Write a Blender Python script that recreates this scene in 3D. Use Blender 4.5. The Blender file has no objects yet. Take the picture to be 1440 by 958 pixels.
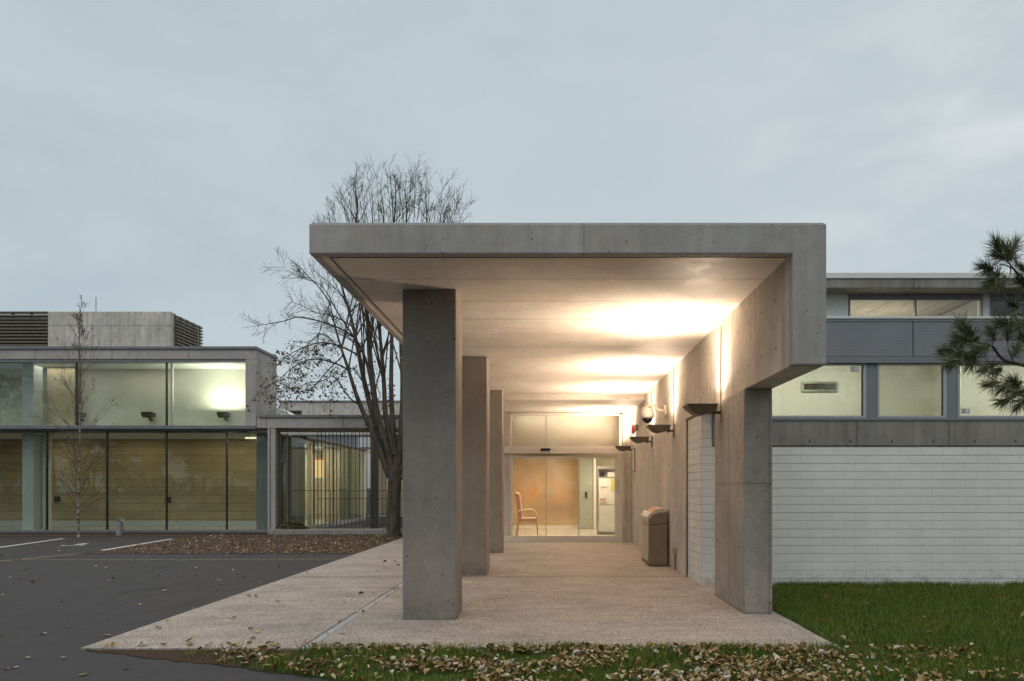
import bpy, math, random
from mathutils import Vector, Matrix
random.seed(7)
R = math.radians
sc = bpy.context.scene
C = sc.collection
# ---------------------------------------------------------------- camera
cam = bpy.data.cameras.new('camera'); camo = bpy.data.objects.new('camera', cam); C.objects.link(camo)
camo.location = (0, 0, 1.5); camo.rotation_euler = (R(90), 0, 0)
cam.sensor_width = 36; cam.lens = 25.0
cam.shift_x = -50/1440; cam.shift_y = 208/1440
cam.clip_start = 0.1; cam.clip_end = 2000
sc.camera = camo
# ---------------------------------------------------------------- world, sun, exposure
W = bpy.data.worlds.new('World'); sc.world = W; W.use_nodes = True
SUN_EL, SUN_AZ = R(50), R(200)
def world():
    nt = W.node_tree; nt.nodes.clear(); L = nt.links
    out = nt.nodes.new('ShaderNodeOutputWorld'); bg = nt.nodes.new('ShaderNodeBackground')
    bg.inputs[1].default_value = 0.1
    sky = nt.nodes.new('ShaderNodeTexSky'); sky.sky_type = 'NISHITA'; sky.sun_disc = False
    sky.sun_elevation = SUN_EL; sky.sun_rotation = SUN_AZ
    tc = nt.nodes.new('ShaderNodeTexCoord'); sep = nt.nodes.new('ShaderNodeSeparateXYZ')
    L.new(tc.outputs['Generated'], sep.inputs[0])
    mp = nt.nodes.new('ShaderNodeMapping'); mp.inputs['Scale'].default_value = (1, 1, 2.6)
    L.new(tc.outputs['Generated'], mp.inputs[0])
    nz = nt.nodes.new('ShaderNodeTexNoise'); nz.inputs['Scale'].default_value = 2.3; nz.inputs['Detail'].default_value = 7
    nz.inputs['Roughness'].default_value = 0.55; nz.inputs['Distortion'].default_value = 0.4
    L.new(mp.outputs[0], nz.inputs['Vector'])
    cr = nt.nodes.new('ShaderNodeValToRGB'); e = cr.color_ramp.elements
    e[0].position = .36; e[0].color = (4.75, 5.65, 6.1, 1); e[1].position = .68; e[1].color = (5.75, 6.55, 6.9, 1)
    L.new(nz.outputs['Fac'], cr.inputs[0])
    # the overcast is a little paler and warmer towards +X
    mr = nt.nodes.new('ShaderNodeMapRange'); mr.inputs[1].default_value = -.5; mr.inputs[2].default_value = .6
    mr.inputs[3].default_value = .0; mr.inputs[4].default_value = .55
    L.new(sep.outputs[0], mr.inputs[0])
    mx = nt.nodes.new('ShaderNodeMixRGB'); mx.inputs[2].default_value = (6.15, 6.85, 7.1, 1)
    L.new(mr.outputs[0], mx.inputs[0]); L.new(cr.outputs[0], mx.inputs[1])
    # brighter wisps low in the right half of the sky
    n2 = nt.nodes.new('ShaderNodeTexNoise'); n2.inputs['Scale'].default_value = 5.5; n2.inputs['Detail'].default_value = 7; n2.inputs['Roughness'].default_value = .5; n2.inputs['Distortion'].default_value = .2
    L.new(mp.outputs[0], n2.inputs['Vector'])
    dp = nt.nodes.new('ShaderNodeVectorMath'); dp.operation = 'DISTANCE'; dp.inputs[1].default_value = (.49, .79, .38)
    L.new(tc.outputs['Generated'], dp.inputs[0])
    dr = nt.nodes.new('ShaderNodeMapRange'); dr.inputs[1].default_value = .05; dr.inputs[2].default_value = .38; dr.inputs[3].default_value = 1; dr.inputs[4].default_value = 0
    L.new(dp.outputs['Value'], dr.inputs[0])
    nr = nt.nodes.new('ShaderNodeMapRange'); nr.inputs[1].default_value = .46; nr.inputs[2].default_value = .72
    L.new(n2.outputs['Fac'], nr.inputs[0])
    wm = nt.nodes.new('ShaderNodeMath'); wm.operation = 'MULTIPLY'; L.new(dr.outputs[0], wm.inputs[0]); L.new(nr.outputs[0], wm.inputs[1])
    mw = nt.nodes.new('ShaderNodeMixRGB'); mw.inputs[2].default_value = (7.1, 7.6, 7.75, 1)
    L.new(wm.outputs[0], mw.inputs[0]); L.new(mx.outputs[0], mw.inputs[1]); mx = mw
    m2 = nt.nodes.new('ShaderNodeMixRGB'); m2.inputs[0].default_value = 0.93
    L.new(sky.outputs[0], m2.inputs[1]); L.new(mx.outputs[0], m2.inputs[2])
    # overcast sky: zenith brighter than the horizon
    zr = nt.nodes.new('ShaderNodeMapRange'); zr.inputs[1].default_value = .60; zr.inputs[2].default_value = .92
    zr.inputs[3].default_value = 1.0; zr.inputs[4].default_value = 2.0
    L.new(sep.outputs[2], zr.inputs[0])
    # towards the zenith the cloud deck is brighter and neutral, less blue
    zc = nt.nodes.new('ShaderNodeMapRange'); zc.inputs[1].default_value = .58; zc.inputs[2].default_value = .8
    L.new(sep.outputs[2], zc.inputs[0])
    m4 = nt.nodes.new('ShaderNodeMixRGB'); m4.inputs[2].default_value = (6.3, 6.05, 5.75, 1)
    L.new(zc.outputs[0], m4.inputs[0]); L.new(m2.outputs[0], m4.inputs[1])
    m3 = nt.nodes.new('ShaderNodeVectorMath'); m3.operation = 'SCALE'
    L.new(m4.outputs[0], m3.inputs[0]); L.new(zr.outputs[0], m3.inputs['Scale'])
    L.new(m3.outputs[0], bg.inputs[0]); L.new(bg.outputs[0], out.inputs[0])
world()
sl = bpy.data.lights.new('sun', 'SUN'); sl.energy = 0.5; sl.angle = R(40); sl.color = (1, .97, .93)
so = bpy.data.objects.new('sun', sl); C.objects.link(so)
so.rotation_euler = (R(90)-SUN_EL, 0, R(180)-SUN_AZ)
sc.view_settings.view_transform = 'Standard'; sc.view_settings.look = 'None'
sc.view_settings.exposure = 0.0; sc.view_settings.gamma = 1.0
sc.render.engine = 'CYCLES'
cy = sc.cycles
cy.use_denoising = True
cy.max_bounces = 8; cy.diffuse_bounces = 4; cy.glossy_bounces = 4; cy.transmission_bounces = 4; cy.transparent_max_bounces = 16
cy.sample_clamp_indirect = 6.0; cy.caustics_reflective = False; cy.caustics_refractive = False

# ---------------------------------------------------------------- helpers
def P(x, y, Y):                      # a photograph point at distance Y
    return Vector(((x-770)*Y/1000, Y, 1.5+(687-y)*Y/1000))

def origin(o):
    v = Vector((0, 0, 0))
    while o is not None:
        v = v + o.location; o = o.parent
    return v

def tag(o, label=None, cat=None, group=None, kind=None):
    if label: o['label'] = label
    if cat: o['category'] = cat
    if group: o['group'] = group
    if kind: o['kind'] = kind
    return o

def thing(name, label, cat, loc=(0, 0, 0), group=None):
    o = bpy.data.objects.new(name, None); C.objects.link(o); o.location = loc
    o.empty_display_size = .2
    return tag(o, label, cat, group)

def copy_tree(o, parent=None, label=None):
    c = o.copy(); C.objects.link(c); c.parent = parent
    if label: c['label'] = label
    for ch in [q for q in bpy.data.objects if q.parent == o]:
        copy_tree(ch, c)
    return c

class MB:
    def __init__(s): s.v = []; s.f = []; s.mi = []; s.cur = 0
    def face(s, idx): s.f.append(idx); s.mi.append(s.cur)
    def quad(s, a, b, c, d):
        n = len(s.v); s.v += [tuple(a), tuple(b), tuple(c), tuple(d)]; s.face((n, n+1, n+2, n+3)); return s
    def tri(s, a, b, c):
        n = len(s.v); s.v += [tuple(a), tuple(b), tuple(c)]; s.face((n, n+1, n+2)); return s
    def box(s, x0, y0, z0, x1, y1, z1):
        if x0 > x1: x0, x1 = x1, x0
        if y0 > y1: y0, y1 = y1, y0
        if z0 > z1: z0, z1 = z1, z0
        n = len(s.v)
        s.v += [(x, y, z) for z in (z0, z1) for (x, y) in ((x0, y0), (x1, y0), (x1, y1), (x0, y1))]
        for q in ((3, 2, 1, 0), (4, 5, 6, 7), (0, 1, 5, 4), (1, 2, 6, 5), (2, 3, 7, 6), (3, 0, 4, 7)):
            s.face(tuple(n+i for i in q))
        return s
    def prism(s, pts, axis, a, b):
        """closed polygon pts in the two other axes, extruded along axis from a to b"""
        n = len(s.v); k = len(pts)
        def mk(p, t):
            return {'x': (t, p[0], p[1]), 'y': (p[0], t, p[1]), 'z': (p[0], p[1], t)}[axis]
        s.v += [mk(p, a) for p in pts]+[mk(p, b) for p in pts]
        s.face(tuple(range(n, n+k))); s.face(tuple(range(n+2*k-1, n+k-1, -1)))
        for i in range(k):
            j = (i+1) % k; s.face((n+i, n+k+i, n+k+j, n+j))
        return s
    def tube(s, pts, rad, n=6, cap=True):
        pts = [Vector(p) for p in pts]; k = len(pts)
        if not hasattr(rad, '__len__'): rad = [rad]*k
        base = len(s.v); up = None
        for i, p in enumerate(pts):
            t = (pts[min(i+1, k-1)]-pts[max(i-1, 0)])
            t = t.normalized() if t.length > 1e-9 else Vector((0, 0, 1))
            if up is None:
                up = Vector((0, 0, 1)) if abs(t.z) < .9 else Vector((1, 0, 0))
            a = t.cross(up)
            if a.length < 1e-4: a = t.cross(Vector((0, 1, 0)))
            a.normalize(); b = t.cross(a).normalized(); up = a.cross(t)
            for j in range(n):
                w = 2*math.pi*j/n
                s.v.append(tuple(p+(a*math.cos(w)+b*math.sin(w))*rad[i]))
        for i in range(k-1):
            for j in range(n):
                q = (j+1) % n
                s.face((base+i*n+j, base+i*n+q, base+(i+1)*n+q, base+(i+1)*n+j))
        if cap:
            s.face(tuple(base+j for j in range(n))); s.face(tuple(base+(k-1)*n+j for j in range(n-1, -1, -1)))
        return s
    def lathe(s, prof, c, n=24, axis='z'):
        """prof: list of (radius, height)"""
        base = len(s.v); k = len(prof); c = Vector(c)
        for (r, h) in prof:
            for j in range(n):
                w = 2*math.pi*j/n
                d = {'z': (r*math.cos(w), r*math.sin(w), h), 'x': (h, r*math.cos(w), r*math.sin(w)), 'y': (r*math.cos(w), h, r*math.sin(w))}[axis]
                s.v.append(tuple(c+Vector(d)))
        for i in range(k-1):
            for j in range(n):
                q = (j+1) % n
                s.face((base+i*n+j, base+i*n+q, base+(i+1)*n+q, base+(i+1)*n+j))
        s.face(tuple(base+j for j in range(n-1, -1, -1))); s.face(tuple(base+(k-1)*n+j for j in range(n)))
        return s
    def build(s, name, mats, parent=None, bevel=0, smooth=False, segs=2):
        o0 = origin(parent)
        me = bpy.data.meshes.new(name)
        me.from_pydata([(v[0]-o0.x, v[1]-o0.y, v[2]-o0.z) for v in s.v], [], s.f)
        if not isinstance(mats, (list, tuple)): mats = [mats]
        for m in mats: me.materials.append(m)
        if len(mats) > 1: me.polygons.foreach_set('material_index', s.mi)
        if smooth: me.polygons.foreach_set('use_smooth', [True]*len(me.polygons))
        me.validate(); me.update()
        o = bpy.data.objects.new(name, me); C.objects.link(o); o.parent = parent
        if not smooth and len(s.f) < 4000:
            import bmesh
            bm = bmesh.new(); bm.from_mesh(me); bmesh.ops.recalc_face_normals(bm, faces=bm.faces); bm.to_mesh(me); bm.free()
        if bevel:
            b = o.modifiers.new('bevel', 'BEVEL'); b.width = bevel; b.segments = segs; b.limit_method = 'ANGLE'; b.angle_limit = R(40)
            b.harden_normals = False
        return o

def box(name, m, parent, x0, y0, z0, x1, y1, z1, bevel=0):
    return MB().box(x0, y0, z0, x1, y1, z1).build(name, m, parent, bevel)

def area_light(name, loc, rot, sx, sy, energy, color, parent=None, spread=180):
    l = bpy.data.lights.new(name, 'AREA'); l.shape = 'RECTANGLE'; l.size = sx; l.size_y = sy
    l.energy = energy; l.color = color; l.spread = R(spread)
    o = bpy.data.objects.new(name, l); C.objects.link(o)
    o.location = Vector(loc)-origin(parent); o.rotation_euler = rot; o.parent = parent
    return o

# ---------------------------------------------------------------- materials
class NT:
    def __init__(s, name):
        s.mat = bpy.data.materials.new(name); s.mat.use_nodes = True
        s.t = s.mat.node_tree; s.t.nodes.clear()
        s.out = s.t.nodes.new('ShaderNodeOutputMaterial')
    def n(s, typ, **kw):
        q = s.t.nodes.new(typ)
        for k, v in kw.items(): setattr(q, k, v)
        return q
    def put(s, sock, v):
        if hasattr(v, 'is_output'): s.t.links.new(v, sock)
        elif v is not None:
            if hasattr(v, '__len__') and len(v) == 3 and sock.type == 'RGBA': v = (*v, 1)
            sock.default_value = v
    def m(s, op, a, b=None, c=None, clamp=False):
        q = s.n('ShaderNodeMath', operation=op); q.use_clamp = clamp
        s.put(q.inputs[0], a)
        if b is not None: s.put(q.inputs[1], b)
        if c is not None: s.put(q.inputs[2], c)
        return q.outputs[0]
    def pos(s): return s.n('ShaderNodeNewGeometry').outputs['Position']
    def xyz(s, v):
        q = s.n('ShaderNodeSeparateXYZ'); s.put(q.inputs[0], v); return q.outputs
    def comb(s, x, y, z):
        q = s.n('ShaderNodeCombineXYZ')
        for i, v in enumerate((x, y, z)): s.put(q.inputs[i], v)
        return q.outputs[0]
    def noise(s, vec, scale, detail=4, rough=.55, dist=0):
        q = s.n('ShaderNodeTexNoise'); s.put(q.inputs['Vector'], vec)
        q.inputs['Scale'].default_value = scale; q.inputs['Detail'].default_value = detail
        q.inputs['Roughness'].default_value = rough; q.inputs['Distortion'].default_value = dist
        return q.outputs['Fac']
    def vor(s, vec, scale, feature='F1', out='Distance'):
        q = s.n('ShaderNodeTexVoronoi'); q.feature = feature; s.put(q.inputs['Vector'], vec); q.inputs['Scale'].default_value = scale
        return q.outputs[out]
    def rng(s, v, a, b, c=0., d=1.):
        q = s.n('ShaderNodeMapRange'); s.put(q.inputs[0], v)
        for i, w in enumerate((a, b, c, d)): q.inputs[i+1].default_value = w
        return q.outputs[0]
    def mix(s, f, a, b, blend='MIX'):
        q = s.n('ShaderNodeMixRGB'); q.blend_type = blend; s.put(q.inputs[0], f); s.put(q.inputs[1], a); s.put(q.inputs[2], b)
        return q.outputs[0]
    def ramp(s, f, stops):
        q = s.n('ShaderNodeValToRGB'); s.put(q.inputs[0], f); e = q.color_ramp.elements
        while len(e) < len(stops): e.new(.5)
        for i, (p, c) in enumerate(stops): e[i].position = p; e[i].color = (*c, 1)
        return q.outputs[0]
    def bump(s, h, strength=.3, dist=.01):
        q = s.n('ShaderNodeBump'); s.put(q.inputs['Height'], h); q.inputs['Strength'].default_value = strength; q.inputs['Distance'].default_value = dist
        return q.outputs[0]
    def pbr(s, col, rough=.8, metal=0., normal=None, spec=.5, **kw):
        q = s.n('ShaderNodeBsdfPrincipled'); s.put(q.inputs['Base Color'], col); s.put(q.inputs['Roughness'], rough)
        s.put(q.inputs['Metallic'], metal); s.put(q.inputs['Specular IOR Level'], spec)
        if normal is not None: s.put(q.inputs['Normal'], normal)
        for k, v in kw.items(): s.put(q.inputs[k], v)
        s.t.links.new(q.outputs[0], s.out.inputs[0]); return q
    def uv(s):
        """plane coordinates (u, v) of an axis-aligned face: walls u along, v up; slabs u = x, v = y"""
        g = s.n('ShaderNodeNewGeometry'); p = s.xyz(g.outputs['Position']); nn = s.xyz(g.outputs['True Normal'])
        fx = s.m('GREATER_THAN', s.m('ABSOLUTE', nn[0]), .7); fz = s.m('GREATER_THAN', s.m('ABSOLUTE', nn[2]), .7)
        def sel(f, a, b):   # f ? a : b
            return s.m('ADD', s.m('MULTIPLY', f, a), s.m('MULTIPLY', s.m('SUBTRACT', 1., f), b))
        return sel(fx, p[1], p[0]), sel(fz, p[1], p[2]), g.outputs['Position'], fx, fz

def grid_d(n, u, size, off=0.):
    return n.m('PINGPONG', n.m('ADD', u, -off+size*40), size/2)

def concrete(name, base=(.36, .35, .33), ju=0, jv=0, ou=0, ov=0, hole=0, ho=(0, 0), grain=0, streak=.25, pit=1., rough=.75, jw=.006, mott=.25, grain_axis='u', foot=0):
    n = NT(name); u, v, pos, fx, fz = n.uv()
    big = n.noise(pos, .9, 5, .6); mid = n.noise(pos, 6, 6, .65); fine = n.noise(pos, 60, 3, .7)
    st = n.noise(n.comb(n.m('MULTIPLY', u, 9.), n.m('MULTIPLY', v, .9), 0.), 1.0, 4, .6)
    k = n.rng(big, .3, .7, 1-mott*.6, 1+mott*.6)
    k = n.m('MULTIPLY', k, n.rng(mid, .3, .7, 1-mott*.4, 1+mott*.4))
    k = n.m('MULTIPLY', k, n.rng(fine, .3, .7, .87, 1.11))
    k = n.m('MULTIPLY', k, n.rng(st, .35, .75, 1+streak*.3, 1-streak))
    height = n.m('MULTIPLY', fine, .15)
    if grain:
        if grain_axis == 'u': gv = n.comb(n.m('MULTIPLY', u, 1.2), n.m('MULTIPLY', v, 26.), 3.)
        else: gv = n.comb(n.m('MULTIPLY', u, 26.), n.m('MULTIPLY', v, 1.2), 3.)
        g = n.noise(gv, 1., 5, .6)
        k = n.m('MULTIPLY', k, n.rng(g, .3, .7, 1-grain, 1+grain)); height = n.m('ADD', height, n.m('MULTIPLY', g, .35))
    # blow holes
    pv = n.vor(pos, 11.); pc = n.noise(pos, 2.2, 2)
    pm = n.m('MULTIPLY', n.m('LESS_THAN', pv, n.rng(pc, .45, .75, .04, .15)), .6*pit, clamp=True)
    k = n.m('MULTIPLY', k, n.m('SUBTRACT', 1., pm)); height = n.m('SUBTRACT', height, pm)
    if foot:
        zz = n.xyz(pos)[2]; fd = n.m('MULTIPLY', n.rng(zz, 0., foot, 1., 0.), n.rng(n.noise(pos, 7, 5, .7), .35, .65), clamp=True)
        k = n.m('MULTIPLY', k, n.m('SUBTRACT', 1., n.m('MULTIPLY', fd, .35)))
    line = None
    for (q, size, off) in ((u, ju, ou), (v, jv, ov)):
        if size:
            l = n.m('LESS_THAN', grid_d(n, q, size, off), jw)
            line = l if line is None else n.m('MAXIMUM', line, l)
            halo = n.rng(grid_d(n, q, size, off), jw, jw+.05, .9, 1.0)
            k = n.m('MULTIPLY', k, halo)
    if hole:
        du = grid_d(n, u, hole, ho[0]); dv = grid_d(n, v, hole, ho[1])
        d = n.m('SQRT', n.m('ADD', n.m('MULTIPLY', du, du), n.m('MULTIPLY', dv, dv)))
        h = n.m('MULTIPLY', n.m('LESS_THAN', d, .017), .8)
        k = n.m('MULTIPLY', k, n.m('SUBTRACT', 1., h)); height = n.m('SUBTRACT', height, h)
    if line is not None:
        k = n.m('MULTIPLY', k, n.m('SUBTRACT', 1., n.m('MULTIPLY', line, .6))); height = n.m('SUBTRACT', height, n.m('MULTIPLY', line, .8))
    tint = n.mix(n.rng(n.noise(pos, 1.7, 4), .35, .7), (1., 1., 1.), (1.04, .985, .92))
    col = n.mix(1., n.mix(1., (*base, ), tint, 'MULTIPLY'), n.comb(k, k, k), 'MULTIPLY')
    n.pbr(col, n.rng(mid, .3, .7, rough-.1, rough+.1), normal=n.bump(height, .5, .006), spec=.35)
    return n.mat

def plain(name, col, rough=.6, metal=0., vary=.08, scale=8., spec=.5, bump=0., **kw):
    n = NT(name); p = n.pos(); f = n.noise(p, scale, 4, .6); g = n.noise(p, scale*9, 3, .6)
    k = n.m('MULTIPLY', n.rng(f, .3, .7, 1-vary, 1+vary), n.rng(g, .3, .7, 1-vary*.5, 1+vary*.5))
    c = n.mix(1., col, n.comb(k, k, k), 'MULTIPLY')
    n.pbr(c, n.rng(g, .3, .7, max(.02, rough-.06), min(1, rough+.06)), metal, n.bump(g, bump, .003) if bump else None, spec, **kw)
    return n.mat

def glass(name, tint=(.93, .96, .94), refl=1.0, ior=1.5, rough=0.0):
    n = NT(name)
    t = n.n('ShaderNodeBsdfTransparent'); n.put(t.inputs[0], (*tint, 1))
    g = n.n('ShaderNodeBsdfGlossy'); g.inputs['Roughness'].default_value = rough
    # slight waviness of the panes
    w = n.noise(n.pos(), .55, 2, .4); n.put(g.inputs['Normal'], n.bump(w, .12, .02))
    fr = n.n('ShaderNodeFresnel'); bf_ = n.n('ShaderNodeNewGeometry').outputs['Backfacing']
    n.put(fr.inputs[0], n.m('ADD', ior, n.m('MULTIPLY', bf_, 1/ior-ior)))   # same reflectance on both faces of the pane
    f = n.m('MULTIPLY', fr.outputs[0], refl, clamp=True)
    m = n.n('ShaderNodeMixShader'); n.put(m.inputs[0], f)
    n.t.links.new(t.outputs[0], m.inputs[1]); n.t.links.new(g.outputs[0], m.inputs[2])
    n.t.links.new(m.outputs[0], n.out.inputs[0]); return n.mat

def emit(name, col, s):
    n = NT(name); e = n.n('ShaderNodeEmission'); n.put(e.inputs[0], (*col, 1)); e.inputs[1].default_value = s
    n.t.links.new(e.outputs[0], n.out.inputs[0]); return n.mat

M = {}
M['fascia'] = concrete('concrete_fascia', (.375, .365, .35), ju=3.1, ou=.35, streak=.16, pit=1.3, jw=.0025, mott=.26)
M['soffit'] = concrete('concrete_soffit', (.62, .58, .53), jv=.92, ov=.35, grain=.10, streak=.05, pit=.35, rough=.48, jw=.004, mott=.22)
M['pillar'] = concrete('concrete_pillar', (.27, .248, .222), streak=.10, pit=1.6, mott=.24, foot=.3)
M['pier'] = concrete('concrete_pier', (.36, .333, .302), ju=.73, ou=8.49, jv=1.55, ov=.01, hole=.54, ho=(8.72, .25), streak=.10, pit=1.2, mott=.36, jw=.003, foot=.25)
M['wall'] = concrete('concrete_panel_wall', (.56, .525, .475), ju=.98, ou=.25, hole=.49, ho=(.5, .5), grain=.12, grain_axis='v', streak=.12, pit=.6, mott=.30, jw=.003)
M['band'] = concrete('concrete_band', (.27, .26, .245), ju=2.7, ou=.15, streak=.3, pit=1.6, mott=.3)
M['bandholes'] = concrete('concrete_band_with_ties', (.27, .26, .245), ju=1.42, ou=.52, streak=.3, pit=1.8, mott=.3, hole=.636, ho=(4.048, 2.226))
M['far'] = concrete('concrete_block', (.56, .54, .50), ju=1.96, ou=.3, jv=1.84, ov=.2, hole=.49, ho=(.2, .1), streak=.3, pit=.2, mott=.35, jw=.006)
M['farplain'] = concrete('concrete_frame', (.43, .415, .395), ju=2.6, ou=.9, streak=.1, pit=.3, mott=.25, jw=.01)
M['ledge'] = concrete('concrete_ledge', (.33, .31, .28), ju=1.8, streak=.2, pit=.4, mott=.3, jw=.008)
M['flash'] = plain('zinc_flashing', (.20, .21, .215), .5, .3, .15, 5)
M['greymetal'] = plain('blue_grey_metal', (.21, .22, .24), .45, .0, .05, 3, .4)
M['greylite'] = plain('pale_grey_metal', (.40, .415, .43), .4, .0, .05, 3, .4)
M['darkmetal'] = plain('dark_metal', (.035, .033, .03), .5, .2, .1, 8)
M['bronze'] = plain('bronze_metal', (.15, .125, .095), .5, .2, .12, 8)
M['alu'] = plain('cream_aluminium', (.78, .73, .66), .4, .1, .04, 5)
M['whitepaint'] = plain('white_paint', (.72, .72, .70), .6, 0, .05, 6)
M['creamwall'] = plain('cream_plaster', (.76, .71, .60), .8, 0, .03, 2)
M['roomwall'] = plain('pale_yellow_plaster', (.74, .735, .62), .8, 0, .03, 2)
M['upperwall'] = plain('pale_green_plaster', (.72, .71, .61), .8, 0, .04, 1.5)
M['column'] = plain('pale_column_paint', (.54, .575, .585), .6, 0, .05, 2)
M['columndark'] = plain('grey_column_paint', (.25, .262, .258), .6, 0, .08, 2)
M['interfloor'] = plain('pale_floor', (.5, .48, .42), .25, 0, .05, 2)
M['beigewall'] = plain('beige_plaster', (.58, .49, .34), .8, 0, .1, 1.5)
M['winglass'] = glass('window_glass', (.90, .93, .89), 1.05)
M['roomglass'] = glass('room_window_glass', (.92, .94, .90), 1.1)
M['doorglass'] = glass('door_glass', (.95, .95, .93), 1.25)
M['steel'] = plain('brushed_steel', (.5, .5, .48), .35, .8, .1, 10)
M['red'] = plain('red_enamel', (.65, .03, .03), .35, 0, .05, 8)
M['beigeplastic'] = plain('beige_plastic', (.40, .365, .31), .4, 0, .03, 6)
M['lamphousing'] = plain('bronze_lamp_housing', (.085, .07, .05), .45, .3, .1, 12)
M['blackglass'] = plain('smoked_dome', (.012, .012, .013), .08, 0, .02, 8)
M['binlid'] = plain('bin_lid_plastic', (.60, .53, .42), .4, 0, .06, 9)
M['binside'] = plain('bin_side_plastic', (.21, .165, .12), .5, 0, .08, 6)
M['binfront'] = plain('bin_door_plastic', (.50, .44, .36), .45, 0, .06, 6)
M['orange'] = plain('orange_plastic', (.75, .16, .04), .4, 0, .05, 6)
M['chairpink'] = plain('pink_vinyl', (.70, .40, .36), .45, 0, .06, 8)
M['beech'] = plain('beech_wood', (.62, .47, .29), .4, 0, .1, 12)
M['sage'] = plain('sage_glass_panel', (.38, .40, .34), .3, 0, .06, 2)
M['paper'] = plain('white_paper', (.8, .79, .74), .7, 0, .02, 4)
M['yellowpaper'] = plain('yellow_paper', (.65, .62, .18), .7, 0, .03, 4)
M['inkred'] = plain('red_ink', (.35, .06, .03), .7, 0, .02, 4)
M['linewhite'] = None

def m_boards():
    n = NT('tan_board_wall'); u, v, pos, fx, fz = n.uv()
    row = n.m('FLOOR', n.m('DIVIDE', v, .31)); off = n.m('MULTIPLY', n.m('FRACT', n.m('MULTIPLY', row, .618)), 3.4)
    l1 = n.m('LESS_THAN', grid_d(n, v, .31), .008)
    l2 = n.m('LESS_THAN', n.m('PINGPONG', n.m('ADD', n.m('ADD', u, off), 200.), 1.7), .006)
    line = n.m('MAXIMUM', l1, l2)
    rv = n.n('ShaderNodeTexWhiteNoise'); n.put(rv.inputs['Vector'], n.comb(row, n.m('FLOOR', n.m('DIVIDE', n.m('ADD', n.m('ADD', u, off), 200.), 3.4)), 0.))
    g = n.noise(n.comb(n.m('MULTIPLY', u, 2.), n.m('MULTIPLY', v, 30.), 0.), 1., 4, .6)
    k = n.m('MULTIPLY', n.rng(g, .3, .7, .88, 1.1), n.rng(rv.outputs[0], 0, 1, .86, 1.1))
    k = n.m('MULTIPLY', k, n.m('SUBTRACT', 1., n.m('MULTIPLY', line, .45)))
    n.pbr(n.mix(1., (.42, .325, .185), n.comb(k, k, k), 'MULTIPLY'), .6); return n.mat
M['boards'] = m_boards()

def m_asphalt():
    n = NT('asphalt'); p = n.pos()
    a = n.noise(p, .35, 5, .6); b = n.noise(p, 90, 3, .7); c = n.vor(p, 130.); d = n.noise(p, 2.5, 5, .6)
    k = n.m('MULTIPLY', n.rng(a, .3, .7, .85, 1.2), n.rng(b, .3, .7, .75, 1.3)); k = n.m('MULTIPLY', k, n.rng(c, 0, .6, 1.25, .85))
    k = n.m('MULTIPLY', k, n.rng(d, .3, .7, .92, 1.08))
    q = n.noise(p, .8, 5, .6); wp = n.n('ShaderNodeVectorMath', operation='ADD'); n.put(wp.inputs[0], p); n.put(wp.inputs[1], n.comb(q, n.noise(p, 1.9, 4, .6), 0.))
    ce = n.vor(wp.outputs[0], .33, 'DISTANCE_TO_EDGE'); cm = n.m('MULTIPLY', n.m('LESS_THAN', ce, .0035), n.rng(n.noise(p, .25, 2), .45, .55))
    k = n.m('MULTIPLY', k, n.m('SUBTRACT', 1., n.m('MULTIPLY', cm, .45)))
    st_ = n.rng(n.noise(p, .9, 3, .5), .62, .72); k = n.m('MULTIPLY', k, n.m('SUBTRACT', 1., n.m('MULTIPLY', st_, .22)))
    n.pbr(n.mix(1., (.056, .0545, .057), n.comb(k, k, k), 'MULTIPLY'), n.rng(a, .3, .7, .75, .95), normal=n.bump(b, .5, .006), spec=.3); return n.mat
M['asphalt'] = m_asphalt()

def m_aggregate():
    n = NT('exposed_aggregate'); p = n.pos()
    c1 = n.vor(p, 85., out='Color'); d1 = n.vor(p, 85.); b = n.noise(p, 1.2, 5, .6); w = n.noise(p, 160, 2, .6)
    l = n.xyz(c1)[0]
    stone = n.ramp(l, [(0., (.21, .178, .155)), (.35, (.345, .298, .262)), (.7, (.45, .395, .352)), (1., (.60, .55, .505))])
    k = n.m('MULTIPLY', n.rng(b, .3, .7, .82, 1.12), n.rng(w, .3, .7, .85, 1.12))
    ml = n.noise(n.comb(n.m('MULTIPLY', n.xyz(p)[0], .6), n.m('MULTIPLY', n.xyz(p)[1], 3.), 0.), 1.6, 5, .6)
    k = n.m('MULTIPLY', k, n.rng(ml, .35, .7, 1.08, .82))
    k = n.m('MULTIPLY', k, n.rng(n.noise(p, 4.5, 6, .7), .35, .7, 1.06, .88))
    # damp, dirty band near slab joints
    jy = n.m('MINIMUM', n.rng(n.m('ABSOLUTE', n.m('SUBTRACT', n.xyz(p)[1], 12.1)), .0, .22, .78, 1.), 1.)
    k = n.m('MULTIPLY', k, jy)
    n.pbr(n.mix(1., stone, n.comb(k, k, k), 'MULTIPLY'), .7, normal=n.bump(d1, .55, .006), spec=.35); return n.mat
M['aggregate'] = m_aggregate()

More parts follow.
